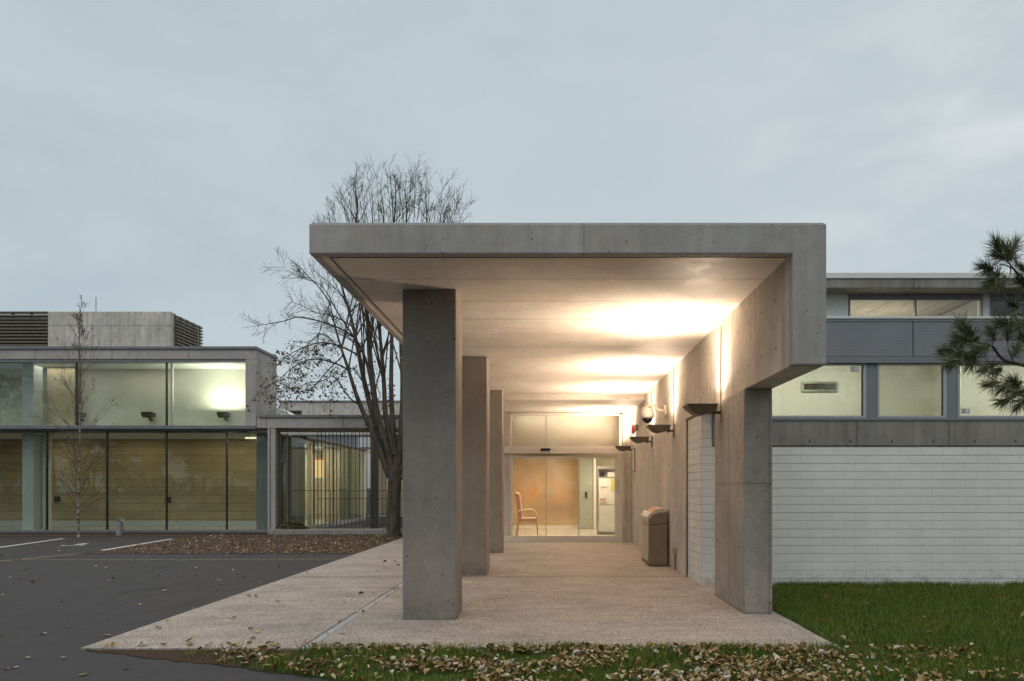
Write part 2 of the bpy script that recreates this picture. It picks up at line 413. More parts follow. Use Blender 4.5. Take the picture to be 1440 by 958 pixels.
def m_soil():
    n = NT('soil'); p = n.pos(); a = n.noise(p, 3, 6, .65); b = n.noise(p, 40, 4, .7)
    c = n.ramp(a, [(.3, (.05, .034, .024)), (.55, (.10, .068, .048)), (.8, (.16, .12, .085))])
    k = n.rng(b, .3, .7, .7, 1.25)
    n.pbr(n.mix(1., c, n.comb(k, k, k), 'MULTIPLY'), .95, normal=n.bump(b, .8, .02), spec=.2); return n.mat
M['soil'] = m_soil()
def m_lawn():
    n = NT('lawn_ground'); p = n.pos(); a = n.noise(p, 1.5, 5, .6); b = n.noise(p, 60, 4, .7)
    c = n.ramp(a, [(.3, (.03, .055, .010)), (.6, (.05, .085, .015)), (.8, (.08, .08, .03))])
    k = n.rng(b, .3, .7, .6, 1.3)
    x_ = n.xyz(p)[0]; e_ = n.rng(n.m('ADD', x_, n.m('MULTIPLY', n.noise(p, 3.5, 5, .65), 1.6)), -1.9, -1.3, 1., 0.)
    e2 = n.m('MAXIMUM', e_, n.rng(n.noise(p, 1.1, 5, .65), .60, .66)); c = n.mix(e2, c, (.075, .052, .034))
    n.pbr(n.mix(1., c, n.comb(k, k, k), 'MULTIPLY'), .95, normal=n.bump(b, .8, .02), spec=.15); return n.mat
M['lawn'] = m_lawn()
def m_island(name, stops, rough=.7, spec=.25, patch=False):
    n = NT(name); g = n.n('ShaderNodeNewGeometry'); p = n.noise(g.outputs['Position'], 30, 3, .6)
    c = n.ramp(g.outputs['Random Per Island'], stops); k = n.rng(p, .3, .7, .85, 1.15)
    c = n.mix(1., c, n.comb(k, k, k), 'MULTIPLY')
    if patch: c = n.mix(n.rng(n.noise(g.outputs['Position'], 1.6, 5, .65), .48, .66), c, n.mix(1., c, (1.35, 1.1, 1.), 'MULTIPLY'))
    n.pbr(c, rough, spec=spec); return n.mat
M['grass'] = m_island('grass_blades', [(0., (.05, .09, .010)), (.5, (.10, .165, .018)), (.85, (.16, .22, .03)), (1., (.32, .26, .12))], patch=True)
M['leaf'] = m_island('dry_leaves', [(0., (.10, .055, .025)), (.25, (.20, .115, .042)), (.5, (.33, .225, .085)), (.75, (.42, .33, .17)), (.9, (.47, .41, .30)), (1., (.64, .62, .58))], .6)
M['treeleaf'] = m_island('withered_leaves', [(0., (.07, .045, .025)), (.6, (.12, .085, .04)), (1., (.26, .21, .08))])
M['needle'] = m_island('pine_needles', [(0., (.06, .075, .035)), (.5, (.12, .14, .065)), (1., (.22, .22, .11))], .5)
M['evergreen'] = m_island('evergreen_leaves', [(0., (.02, .035, .012)), (1., (.06, .08, .03))])
def m_bark(name, c0, c1, sc_=8, vert=.25):
    n = NT(name); p = n.xyz(n.pos())
    f = n.noise(n.comb(p[0], p[1], n.m('MULTIPLY', p[2], vert)), sc_, 6, .7)
    n.pbr(n.mix(n.rng(f, .35, .65), c0, c1), .9, normal=n.bump(f, .8, .02), spec=.2); return n.mat
M['bark'] = m_bark('tree_bark', (.055, .046, .037), (.15, .125, .10))
M['pinebark'] = m_bark('pine_bark', (.05, .035, .022), (.15, .10, .06), 14)
M['birchtwig'] = plain('birch_twigs', (.13, .085, .06), .8, 0, .1, 10)
def m_birch():
    n = NT('birch_bark'); p = n.xyz(n.pos())
    f = n.noise(n.comb(n.m('MULTIPLY', p[0], 3.), n.m('MULTIPLY', p[1], 3.), n.m('MULTIPLY', p[2], 9.)), 1.6, 4, .6)
    n.pbr(n.mix(n.rng(f, .48, .58), (.34, .29, .25), (.07, .055, .045)), .8); return n.mat
M['birch'] = m_birch()
def m_blocks():
    n = NT('white_painted_block'); u, v, pos, fx, fz = n.uv()
    row = n.m('FLOOR', n.m('DIVIDE', v, .1272)); off = n.m('MULTIPLY', n.m('MODULO', n.m('ADD', row, 100.), 2.), .17)
    j = n.m('LESS_THAN', n.m('PINGPONG', n.m('ADD', n.m('ADD', u, off), 68.), .17), .0028)
    cell = n.n('ShaderNodeTexWhiteNoise'); n.put(cell.inputs['Vector'], n.comb(row, n.m('FLOOR', n.m('DIVIDE', n.m('ADD', n.m('ADD', u, off), 68.), .34)), 0.))
    f = n.noise(pos, 45, 4, .7); b = n.noise(pos, 1.3, 4, .6)
    k = n.m('MULTIPLY', n.rng(f, .3, .7, .93, 1.05), n.rng(b, .3, .7, .93, 1.05)); k = n.m('MULTIPLY', k, n.rng(cell.outputs[0], 0, 1, .975, 1.015))
    k = n.m('MULTIPLY', k, n.m('SUBTRACT', 1., n.m('MULTIPLY', j, .22)))
    # rising dirt and peeled paint above the ground
    z = n.xyz(pos)[2]; d = n.noise(pos, 5, 6, .75)
    dirt = n.m('MULTIPLY', n.rng(z, .0, .32, 1., 0.), n.rng(d, .50, .62), clamp=True)
    c = n.mix(n.m('MULTIPLY', dirt, .75), (.80, .80, .785), (.36, .31, .23))
    h = n.m('SUBTRACT', n.m('MULTIPLY', f, .4), j)
    n.pbr(n.mix(1., c, n.comb(k, k, k), 'MULTIPLY'), .65, normal=n.bump(h, .5, .006), spec=.35); return n.mat
M['blocks'] = m_blocks()
def m_ribbed():
    n = NT('ribbed_blue_grey_panel'); u, v, pos, fx, fz = n.uv()
    d = grid_d(n, v, .045); l = n.rng(d, .0, .006, 1., 0.); b = n.noise(pos, 2, 3)
    k = n.m('MULTIPLY', n.rng(b, .3, .7, .94, 1.05), n.m('SUBTRACT', 1., n.m('MULTIPLY', l, .22)))
    n.pbr(n.mix(1., (.235, .245, .265), n.comb(k, k, k), 'MULTIPLY'), .5, normal=n.bump(l, -.5, .004), spec=.4); return n.mat
M['ribbed'] = m_ribbed()
def m_paint(name, col, wear):
    n = NT(name); p = n.pos(); f = n.noise(p, 14, 5, .7)
    n.pbr(n.mix(n.rng(f, wear, wear+.08), (.07, .068, .07), col), .8); return n.mat
M['linewhite'] = m_paint('white_road_paint', (.72, .72, .70), .22)
M['lineyellow'] = m_paint('worn_yellow_paint', (.20, .165, .10), .40)
def m_screen():
    # frosted glass with soft orange and brown zones blended into its colour
    n = NT('frosted_orange_glass'); p = n.xyz(n.pos())
    f = n.noise(n.comb(n.m('MULTIPLY', p[0], 1.2), 0., n.m('MULTIPLY', p[2], .9)), 1.3, 2, .4)
    dz = n.rng(n.m('ABSOLUTE', n.m('SUBTRACT', p[2], .75)), .0, .5, 1., 0.)
    d2 = n.rng(n.m('ABSOLUTE', n.m('SUBTRACT', p[2], 1.35)), .0, .6, 1., 0.)
    c = n.mix(n.rng(f, .3, .7), (.50, .34, .19), (.58, .42, .26))
    c = n.mix(n.m('MULTIPLY', d2, n.rng(f, .4, .6)), c, (.66, .33, .13))
    xr = n.rng(n.m('ABSOLUTE', n.m('SUBTRACT', p[0], .35)), .2, 1.2, 1., 0.)
    c = n.mix(n.m('MULTIPLY', n.m('MULTIPLY', dz, xr), .6), c, (.26, .18, .12))
    n.pbr(c, .35, spec=.4); return n.mat
M['screen'] = m_screen()
def m_cloth(name, col):
    n = NT(name); a = n.n('ShaderNodeBsdfDiffuse'); b = n.n('ShaderNodeBsdfTranslucent')
    p = n.xyz(n.pos()); f = n.noise(n.comb(p[0], n.m('MULTIPLY', p[1], 5.), n.m('MULTIPLY', p[2], .15)), 1.2, 4, .6)
    c = n.mix(1., col, n.comb(*[n.rng(f, .3, .7, .6, 1.25)]*3), 'MULTIPLY'); n.put(a.inputs[0], c); n.put(b.inputs[0], c)
    m = n.n('ShaderNodeMixShader'); m.inputs[0].default_value = .55
    n.t.links.new(a.outputs[0], m.inputs[1]); n.t.links.new(b.outputs[0], m.inputs[2]); n.t.links.new(m.outputs[0], n.out.inputs[0]); return n.mat
M['curtain'] = m_cloth('pale_curtain', (.66, .72, .60))
M['curtain2'] = m_cloth('beige_blind', (.68, .57, .42))
M['carpaint'] = plain('silver_car_paint', (.5, .5, .5), .3, .5, .02, 3)
M['rubber'] = plain('tyre_rubber', (.02, .02, .02), .9)
ROOMK = 1.0; LEFTK = 1.0
glass_c = glass('corridor_glass', (.86, .92, .88), 1.2)
# ================================================================ ground
box_ = MB()
g = MB().quad((-300, -300, -.025), (300, -300, -.025), (300, 300, -.025), (-300, 300, -.025)).build('car_park_asphalt', M['asphalt'])
tag(g, 'dark grey asphalt of the car park', None, None, 'structure')
pv = MB()
pv.box(-4.40, 6.70, -.2, -2.335, 12.095, 0); pv.box(-4.40, 12.105, -.2, -2.335, 24.0, 0)
pv.box(-2.235, 6.70, -.2, 2.66, 12.095, .0); pv.box(-2.235, 12.105, -.2, 2.66, 22, .0)
o = pv.build('pavement', M['aggregate'], None, .008); tag(o, 'pink beige exposed aggregate paving under and beside the canopy', None, None, 'structure')
dr = MB().box(-2.325, 6.72, -.1, -2.245, 23.9, -.006)
o = dr.build('drain_channel', M['greylite'], None, .003); tag(o, None, None, None, 'structure')
kb = MB()
y = 6.72
while y < 10.9:
    kb.box(2.668, y, -.2, 2.775, min(y+.49, 10.95), -.004+random.uniform(-.004, .004)); y += .5
o = kb.build('kerb', M['ledge'], None, .008); tag(o, None, None, None, 'structure')
so_ = MB()
so_.prism([(-11.0, 16.55), (-4.41, 16.55), (-4.41, 23.4), (-11.25, 23.4), (-11.2, 21.1)], 'z', -.2, -.012)
so_.box(-24, 22.6, -.2, -11.26, 23.9, -.014)
so_.box(-11.24, 23.41, -.2, -4.41, 23.9, -.014)
o = so_.build('soil_strip', M['soil']); tag(o, 'bare brown soil strip with fallen leaves before the glass wing', None, None, 'structure')
# front verge + lawn: a gently uneven sheet
LAWN = [(-4.35, 6.69), (-3.7, 6.42), (-2.96, 6.17), (-2.2, 5.85), (-1.44, 5.53), (-.6, 5.2), (.6, 4.85), (3, 4.6), (10, 4.5), (30, 4.5), (30, 10.98), (2.785, 10.98), (2.785, 6.69)]
def inside(x, y, poly):
    r = False; j = len(poly)-1
    for i in range(len(poly)):
        xi, yi = poly[i]; xj, yj = poly[j]
        if (yi > y) != (yj > y) and x < (xj-xi)*(y-yi)/(yj-yi)+xi: r = not r
        j = i
    return r
LW2 = []
for (p0, p1) in zip(LAWN, LAWN[1:]+LAWN[:1]):
    k_ = max(1, int(math.hypot(p1[0]-p0[0], p1[1]-p0[1])/.09)) if p0[1] < 6.7 and p0[0] < 9 and p1[0] < 9 and p1 != LAWN[0] else 1
    for i in range(k_):
        t = i/k_; j_ = .035 if 0 < i else 0
        LW2.append((p0[0]+(p1[0]-p0[0])*t+random.uniform(-j_, j_), p0[1]+(p1[1]-p0[1])*t+random.uniform(-j_, j_)))
lw = MB().prism(LW2, 'z', -.2, -.017)
lw = lw.build('lawn_soil', M['lawn']); tag(lw, 'dark green lawn ground around the canopy', None, None, 'structure')
# painted lines
def paint(name, m, pts, z=-.02, lab=None):
    q = MB(); q.prism(pts, 'z', z-.002, z); o = q.build(name, m); tag(o, lab, None, None, 'structure'); return o
def strip(a, b, w):
    a = Vector(a); b = Vector(b); d = (b-a).normalized(); nrm = Vector((-d.y, d.x))*w/2
    return [tuple(a+nrm), tuple(a-nrm), tuple(b-nrm), tuple(b+nrm)]
paint('parking_line', M['linewhite'], strip((-10.85, 17.3), (-11.2, 21.2), .11), -.006)
paint('parking_line', M['linewhite'], strip((-14.0, 17.5), (-14.7, 21.6), .11))
paint('yellow_line', M['lineyellow'], strip((-11.5, 15.15), (-4.45, 15.3), .10))
paint('yellow_line', M['lineyellow'], strip((-11.6, 14.4), (-10.7, 17.1), .18))
# wheelchair mark of the disabled bay
q = MB()
ctr = Vector((-12.75, 19.2)); z = -.02
def seg2(a, b, w): q.prism(strip(ctr+Vector(a), ctr+Vector(b), w), 'z', z-.002, z)
for i in range(14):
    a0 = R(200+i*14); a1 = R(200+(i+1)*14)
    q.prism([tuple(ctr+Vector((math.cos(t)*r*.75, (math.sin(t)*r*1.2-.2)*.55))) for (t, r) in ((a0, .36), (a1, .36), (a1, .28), (a0, .28))], 'z', z-.002, z)
seg2((-.06, .41), (-.04, .06), .08); seg2((-.07, .06), (.19, .06), .07); seg2((.18, .07), (.29, -.22), .08); seg2((-.06, .25), (.15, .23), .06)
q.prism([tuple(ctr+Vector((-.06+math.cos(R(k*36))*.08, .52+math.sin(R(k*36))*.07))) for k in range(10)], 'z', z-.002, z)
o = q.build('wheelchair_mark', M['linewhite']); tag(o, None, None, None, 'structure')

# ================================================================ entrance canopy
X0, X1, XW = -2.30, 2.69, 2.36
YF = 6.85; ZS = 3.76; ZT = 4.055; ZD = 2.69
cp = thing('entrance_canopy', 'long board-marked concrete entrance canopy on pillars over the paved walk', 'canopy', (0, YF, 0))
# perimeter beam and soffit are one slab; the soffit sits a few mm above the edge's underside
sl_ = MB()
sl_.prism([(X0, ZS), (XW, ZS), (XW, ZD), (X1, ZD), (X1, ZT), (X0, ZT)], 'y', YF, YF+.10)
sl_.prism([(X0, ZS), (X0+.1, ZS), (X0+.1, ZT), (X0, ZT)], 'y', YF+.1, 24)
slab = sl_.build('roof_edge', M['fascia'], cp, .014)
box('roof_capping', M['greylite'], cp, X0+.02, YF+.02, ZT+.001, X1-.02, 23.9, ZT+.013, .003)
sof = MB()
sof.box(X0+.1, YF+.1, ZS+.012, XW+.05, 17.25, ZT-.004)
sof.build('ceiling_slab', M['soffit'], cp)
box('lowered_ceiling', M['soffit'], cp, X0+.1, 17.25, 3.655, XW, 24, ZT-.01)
# drip groove just inside the front and left edges (real strips standing 4 mm proud)
dg = MB().box(X0+.16, YF+.13, ZS+.006, XW-.01, YF+.142, ZS+.03); dg.box(X0+.16, YF+.142, ZS+.006, X0+.172, 18, ZS+.03)
dg.build('drip_groove', M['darkmetal'], cp)
box('downstand_wall', M['wall'], cp, XW+.002, YF+.1, ZD+.003, X1-.004, 24, ZT-.006)
for (y0) in (8.11, 12.25, 16.45):
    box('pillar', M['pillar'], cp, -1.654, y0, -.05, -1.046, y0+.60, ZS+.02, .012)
box('pier', M['pier'], cp, XW-.012, 8.49, -.05, 2.685, 9.98, ZD, .012)
box('side_wall', M['wall'], cp, XW, 12.05, -.05, 2.64, 20.3, ZD)
# thin metal edge where panel wall meets painted blockwork
mt = MB().box(XW-.012, 12.02, 0, XW+.05, 12.046, ZD-.0); mt.box(XW-.008, 10.96, ZD-.03, XW+.05, 12.02, ZD-.002)
mt.build('metal_edge', M['bronze'], cp)

# ================================================================ entrance screen
YE = 20.0
es = thing('glazed_entrance', 'cream framed sliding glass doors with transom at the end of the canopy', 'entrance', (0.4, YE, 0))
def ex(x): return (x-770)*YE/1000
def ez(y): return 1.5+(687-y)*YE/1000
box('left_panel', M['wall'], es, -2.3, YE, 0, ex(717.5), YE+.25, 3.65, .006)
box('right_post', M['wall'], es, ex(876), YE-.03, 0, XW-.003, YE+.22, 3.652, .006)
fr = MB()
fr.box(ex(718), YE+.02, 0.02, ex(720), YE+.12, ez(582.5)); fr.box(ex(871), YE+.02, .02, ex(875), YE+.12, ez(582.5))
fr.box(ex(720), YE+.021, ez(584), ex(871), YE+.119, ez(581)); 
fr.build('frame', M['alu'], es, .004)
hd = box('header', M['alu'], es, ex(709), YE-.10, ez(638), ex(875.5), YE+.018, ez(628), .006)
sn = box('sensor', M['blackglass'], hd, ex(760), YE-.16, ez(634.5), ex(774), YE-.10, ez(631), .008)
box('threshold', M['alu'], es, ex(709), YE-.06, 0.0, ex(875), YE+.02, ez(753.5), .006)
mu = MB().box(ex(767.2), YE+.05, ez(627.9), ex(768.4), YE+.09, ez(584)); mu.build('transom_mullion', M['steel'], es)
MB().box(ex(720.1), YE+.06, ez(628), ex(870.9), YE+.07, ez(584.1)).build('transom_pane', M['doorglass'], es)
for i, (a, b, yy) in enumerate(((720.3, 768.5, .03), (767.3, 815, .075), (813.5, 870.6, .03))):
    lf = MB()
    st_ = .9 if i < 2 else 6.0
    lf.box(ex(a), YE+yy, ez(751.5), ex(b), YE+yy+.035, ez(756.5)) if False else None
    lf.box(ex(a), YE+yy, .045+.03, ex(b), YE+yy+.035, .155); lf.box(ex(a), YE+yy, ez(644.5), ex(b), YE+yy+.035, ez(641.5))
    lf.box(ex(a), YE+yy, .155, ex(a+.9), YE+yy+.035, ez(644.5)); lf.box(ex(b-st_), YE+yy, .155, ex(b), YE+yy+.035, ez(644.5))
    lo = lf.build('door_leaf', M['alu'], es, .003)
    MB().box(ex(a+.9), YE+yy+.012, .155, ex(b-st_), YE+yy+.022, ez(644.5)).build('pane', M['doorglass'], lo)
    if i == 2:
        hl = MB().tube([(ex(b-1.2), YE-.02, ez(695)), (ex(b-1.2), YE-.02, ez(676))], .014, 8)
        hl.tube([(ex(b-1.2), YE-.02, ez(694)), (ex(b-1.2), YE+.03, ez(694))], .01, 6); hl.tube([(ex(b-1.2), YE-.02, ez(677)), (ex(b-1.2), YE+.03, ez(677))], .01, 6)
        hl.build('handle', M['steel'], lo, 0, True)
# lobby behind the doors
lb = thing('entrance_lobby', 'warm lit cream lobby room behind the sliding doors', 'lobby', (0, 20.3, 0))
box('lobby_floor', M['interfloor'], lb, -3.5, 20.25, -.1, 4.5, 27.6, .01)
box('lobby_ceiling', M['whitepaint'], lb, -3.5, 20.7, 2.85, 4.5, 27.6, 3.65)
area_light('transom_light', (.4, 20.36, 3.6), (R(25), 0, 0), 2.6, .12, 4.5, (1, .88, .72), lb)  # added fill without a fixture, brightens the bulkhead behind the transom
box('bulkhead', M['creamwall'], lb, -2.3, 20.6, 2.60, 2.6, 20.695, 3.65)
box('outer_wall', M['wall'], lb, -3.9, 20.0, 0, -2.301, 20.249, 3.9)
box('outer_wall', M['wall'], lb, -3.9, 20.25, 0, -3.61, 27.8, 3.9)
box('lobby_roof', M['farplain'], lb, -3.6, 20.25, 3.655, -2.305, 24.0, 3.9); box('lobby_roof', M['farplain'], lb, -3.6, 24.01, 3.655, 4.7, 27.8, 3.9); box('outer_wall', M['wall'], lb, -3.6, 27.61, 0, 4.7, 27.8, 3.65)
box('back_wall', M['creamwall'], lb, -3.5, 27.3, 0.01, 4.5, 27.5, 3.3)
box('lobby_side_wall', M['creamwall'], lb, -3.6, 20.3, 0.01, -3.5, 27.5, 3.6)
box('lobby_side_wall', M['creamwall'], lb, 4.4, 20.31, 0.01, 4.5, 27.3, 3.5)
box('lobby_front_wall', M['creamwall'], lb, 2.65, 20.15, 0.01, 4.4, 20.3, 3.5)
fs = thing('frosted_screen', 'tall orange frosted glass screen across the back of the lobby', 'screen', (0, 26.5, 0))
box('glass_panel', M['screen'], fs, -1.5, 26.5, .12, 1.17, 26.53, 2.62)
box('base_rail', M['alu'], fs, -1.5, 26.47, .01, 1.17, 26.56, .118); box('top_rail', M['alu'], fs, -1.5, 26.48, 2.622, 1.17, 26.55, 2.68)
sd = thing('sage_door', 'pale sage sliding door with small dark handle beside the orange screen', 'door', (1.45, 26.2, 0))
box('door_panel', M['sage'], sd, 1.16, 26.2, .03, 1.68, 26.24, 2.62)
box('handle', M['darkmetal'], sd, 1.38, 26.17, 1.14, 1.46, 26.2, 1.38, .01)
box('door_jamb', M['alu'], sd, 1.69, 26.15, .01, 1.78, 26.3, 2.62)
nb = thing('notice_cabinet', 'white notice cabinet with poster and shelf of papers inside lobby', 'cabinet', (1.95, 23, 0))
cb = MB(); x0, x1 = 1.60, 2.32
cb.box(x0, 23, .02, x0+.05, 23.3, 2.2); cb.box(x1, 23, .02, x1+.05, 23.3, 2.2); cb.box(x0+.05, 23, 2.12, x1, 23.3, 2.2); cb.box(x0+.05, 23.02, 1.84, x1, 23.3, 1.87)
cb.box(x0+.05, 23.25, .02, x1, 23.28, 2.12)
cb.build('cabinet_frame', M['steel'], nb, .004)
box('front_panel', M['whitepaint'], nb, x0+.055, 23.01, .1, x1-.002, 23.04, .97)
pst = box('poster', M['paper'], nb, x0+.055, 23.0, .98, x1-.002, 23.015, 1.83)
box('yellow_slip', M['yellowpaper'], pst, 2.05, 22.992, 1.42, 2.26, 22.998, 1.80)
def text(name, s, loc, size, m, parent, rot=(R(90), 0, 0), ext=.001):
    c = bpy.data.curves.new(name, 'FONT'); c.body = s; c.size = size; c.extrude = ext; c.materials.append(m)
    o = bpy.data.objects.new(name, c); C.objects.link(o); o.parent = parent; o.location = Vector(loc)-origin(parent); o.rotation_euler = rot
    dg_ = bpy.context.evaluated_depsgraph_get(); me = bpy.data.meshes.new_from_object(o.evaluated_get(dg_)); me.materials.clear(); me.materials.append(m)
    q = bpy.data.objects.new(name, me); C.objects.link(q); q.parent = parent; q.location = o.location; q.rotation_euler = rot
    bpy.data.objects.remove(o); q.name = name; return q
text('lettering', 'EAS', (1.70, 22.995, 1.10), .12, M['inkred'], pst)
for k in range(3): MB().box(1.70, 22.995, 1.06-k*.03, 1.70+(.3, .22, .26)[k], 22.999, 1.068-k*.03).build('text_line', M['bronze'], pst)
for k in range(2): MB().box(1.72, 22.995, 1.545-k*.03, 1.72+(.28, .2)[k], 22.999, 1.555-k*.03).build('text_line', M['bronze'], pst)
for i in range(3):
    tag(box('binder', M['darkmetal'], None, 1.72+i*.05, 23.06, 1.872, 1.745+i*.05, 23.2, 2.06), ['first thin dark binder standing on the cabinet shelf by its frame', 'middle dark binder of three on the cabinet shelf', 'dark binder on cabinet shelf next to the paper pile'][i], 'binder', 'binders on the cabinet shelf')
pp = MB()
for i in range(7): pp.box(1.93+random.uniform(0, .03), 23.05, 1.872+i*.022, 2.27-i*.012-random.uniform(0, .05), 23.23, 1.89+i*.022)
tag(pp.build('paper_pile', M['paper']), 'uneven pile of white paper on the cabinet top shelf', 'papers')
# chair
ch = thing('armchair', 'pink padded high-back armchair with pale wooden arms in lobby', 'chair', (-.95, 22.0, .01))
bx, by = -.95, 22.0
k = .0215
sx = (-1.06, -.62)
st = MB().box(-1.06, 21.75, .50, -.50, 22.30, .60); st.build('seat', M['chairpink'], ch, .04, segs=3)
bk = MB()
n0 = len(bk.v)
bk.prism([(-1.08, .58), (-.93, .55), (-1.03, 1.36), (-1.17, 1.38)], 'y', 21.80, 22.25)
bk.build('backrest', M['chairpink'], ch, .045, segs=3)
for yy in (21.72, 22.33):
    fm = MB()
    fm.tube([(-.47, yy, 0.015), (-.49, yy, .45), (-.52, yy, .72), (-.60, yy, .82), (-.75, yy, .85), (-1.06, yy, .80)], .022, 8)
    fm.build('armrest', M['beech'], ch, 0, True)
    MB().tube([(-1.05, yy, .80), (-1.07, yy, .45), (-1.13, yy, .015)], .021, 8).build('leg', M['beech'], ch, 0, True)
rl = MB().tube([(-1.06, 21.72, .46), (-.5, 21.72, .46)], .02, 8); rl.tube([(-1.06, 22.33, .46), (-.5, 22.33, .46)], .02, 8)
rl.tube([(-.5, 21.72, .46), (-.5, 22.33, .46)], .02, 8); rl.build('seat_frame', M['beech'], ch, 0, True); ch.location.x += .17
LC = (1., .80, .56)
for (lx, ly) in ((-.6, 22.3), (1.5, 22.2), (0, 24.4), (2.4, 25.2)):
    t = thing('ceiling_lamp', 'flat warm panel lamp in the lobby ceiling above the ' + {22.3: 'pink armchair', 22.2: 'notice cabinet', 24.4: 'orange screen', 25.2: 'sage door'}[ly], 'lamp', (lx, ly, 2.85), 'lobby ceiling lamps')
    zc = 2.85
    box('lamp_panel', emit('lobby_lamp_glow', LC, 4.), t, lx-.3, ly-.3, zc-.03, lx+.3, ly+.3, zc-.012)
    area_light('lamp_light', (lx, ly, zc-.05), (0, 0, 0), .6, .6, 55, LC, t)

# ================================================================ corridor wall fittings
LAMPC = (1., .77, .57)
def floodlight():
    Y = 0.; z0 = 0.   # built round the wall point (XW, 0, z of arm)
    t = thing('wall_floodlight', '', 'floodlight', (XW, 0, 0), 'uplights along the canopy wall')
    # mounting plate on the wall, arm, tray-shaped housing with its opening upwards
    box('mounting_plate', M['lamphousing'], t, XW-.018, -.035, -.12, XW-.002, .035, .13, .004)
    ar = MB().tube([(XW-.02, 0, 0), (XW-.10, 0, 0), (XW-.16, 0, .01)], .022, 10); ar.lathe([(.03, -.03), (.036, -.02), (.036, .02), (.03, .03)], (XW-.11, 0, 0), 12, 'y')
    ar.build('arm', M['lamphousing'], t, 0, True)
    h = MB()
    # belly profile in X-Z, swept in Y with narrowing below
    top = [(-.10, .085), (-.48, .075)]
    prof = [(-.10, .08), (-.10, -.005), (-.14, -.035), (-.22, -.05), (-.27, -.075), (-.32, -.078), (-.38, -.055), (-.44, .0), (-.485, .06), (-.485, .08)]
    n = len(h.v); ks = len(prof)
    for (yy, s) in ((-.15, .82), (-.135, .96), (0, 1.), (.135, .96), (.15, .82)):
        for (px, pz) in prof: h.v.append((XW+px, yy, .08+(pz-.08)*s*.8))
    for j in range(4):
        for i in range(ks-1):
            h.face((n+j*ks+i, n+j*ks+i+1, n+(j+1)*ks+i+1, n+(j+1)*ks+i))
    h.face(tuple(n+i for i in range(ks))); h.face(tuple(n+4*ks+i for i in range(ks-1, -1, -1)))
    # rim of the tray
    h.box(XW-.50, -.165, .078, XW-.085, -.150, .100); h.box(XW-.50, .150, .078, XW-.085, .165, .100)
    h.box(XW-.50, -.149, .0782, XW-.486, .149, .0998); h.box(XW-.099, -.149, .0782, XW-.085, .149, .0998)
    h.build('housing', M['lamphousing'], t)
    box('lens', emit('flood_lens', LAMPC, 12.), t, XW-.47, -.14, .07, XW-.11, .14, .074)
    cd = MB().tube([(XW-.016, 0, .13), (XW-.016, 0, .7), (XW-.016, 0, 1.17)], .011, 8)
    cd.build('conduit', M['bronze'], t, 0, True)
    for (tl_, fw, sp_) in ((-6, .15, 94), (-45, .42, 102), (-20, .20, 160)): area_light('flood_light', (XW-.30, 0, .11), (R(180), R(tl_), 0), .30, .2, FLOODW*fw, LAMPC, t, sp_)
    return t
FTILT = -32; FLOODW = 205
fl0 = floodlight()
labs = ['bronze uplight on the wall above the painted blockwork, largest of the row', 'bronze uplight just under the white dome camera', 'bronze uplight between the dome camera and the far end uplight', 'bronze uplight closest to the glass entrance doors']
for i, (y, z) in enumerate(((9.63, 2.53), (13.26, 2.575), (16.05, 2.56), (19.5, 2.56))):
    f = fl0 if i == 0 else copy_tree(fl0)
    f.location = (XW, y, z); f['label'] = labs[i]
# dome camera
cy_, cx_, cz_ = 14.05, 1.97, 2.95
dc = thing('security_camera', 'white dome camera with smoked lens on curved wall arm', 'camera', (XW, cy_, cz_))
MB().lathe([(.02, .17), (.07, .16), (.115, .12), (.138, .04), (.138, -.03), (.125, -.06)], (cx_, cy_, cz_), 28).build('housing', M['beigeplastic'], dc, 0, True)
MB().lathe([(.108, -.058), (.105, -.09), (.085, -.13), (.05, -.155), (.01, -.165)], (cx_, cy_, cz_), 28).build('lens_dome', M['blackglass'], dc, 0, True)
MB().tube([(cx_, cy_, cz_+.15), (cx_+.03, cy_, cz_+.20), (cx_+.12, cy_, cz_+.19), (cx_+.22, cy_, cz_+.10), (XW-.02, cy_, cz_+.07)], .035, 12).build('arm', M['beigeplastic'], dc, 0, True)
box('wall_plate', M['beigeplastic'], dc, XW-.07, cy_-.09, cz_-.04, XW-.001, cy_+.09, cz_+.2, .02)
# bell, box, plaque, conduit stub
al = thing('fire_bell', 'round red alarm bell on the wall near the entrance', 'alarm', (XW, 19.0, 3.07))
MB().lathe([(.06, 0), (.07, -.05)], (XW-.002, 19.0, 3.07), 20, 'x').build('base', M['beigeplastic'], al, 0)
MB().lathe([(.15, -.05), (.15, -.07), (.12, -.10), (.05, -.115), (.01, -.118)], (XW, 19.0, 3.07), 28, 'x').build('gong', M['red'], al, 0, True)
jb = MB().box(XW-.09, 18.45, 3.0, XW-.001, 18.57, 3.16); o = jb.build('junction_box', M['beigeplastic'], None, .015); tag(o, 'small beige box on wall beside the red bell', 'junction box')
pl = thing('wall_plaque', 'upright framed plaque on the wall by the entrance', 'plaque', (XW, 19.2, 2.2))
box('frame', M['bronze'], pl, XW-.03, 19.1, 1.95, XW-.001, 19.45, 2.58, .006); box('panel', M['paper'], pl, XW-.034, 19.13, 1.98, XW-.0305, 19.42, 2.55)
sk = thing('outdoor_socket', 'small grey socket box on a short pipe at the wall foot', 'socket', (XW, 13.0, 0))
box('socket_box', M['beigeplastic'], sk, XW-.075, 12.95, .30, XW-.001, 13.05, .42, .01)
MB().tube([(XW-.03, 13.0, .30), (XW-.03, 13.0, .005)], .014, 8).build('pipe', M['bronze'], sk, 0, True)

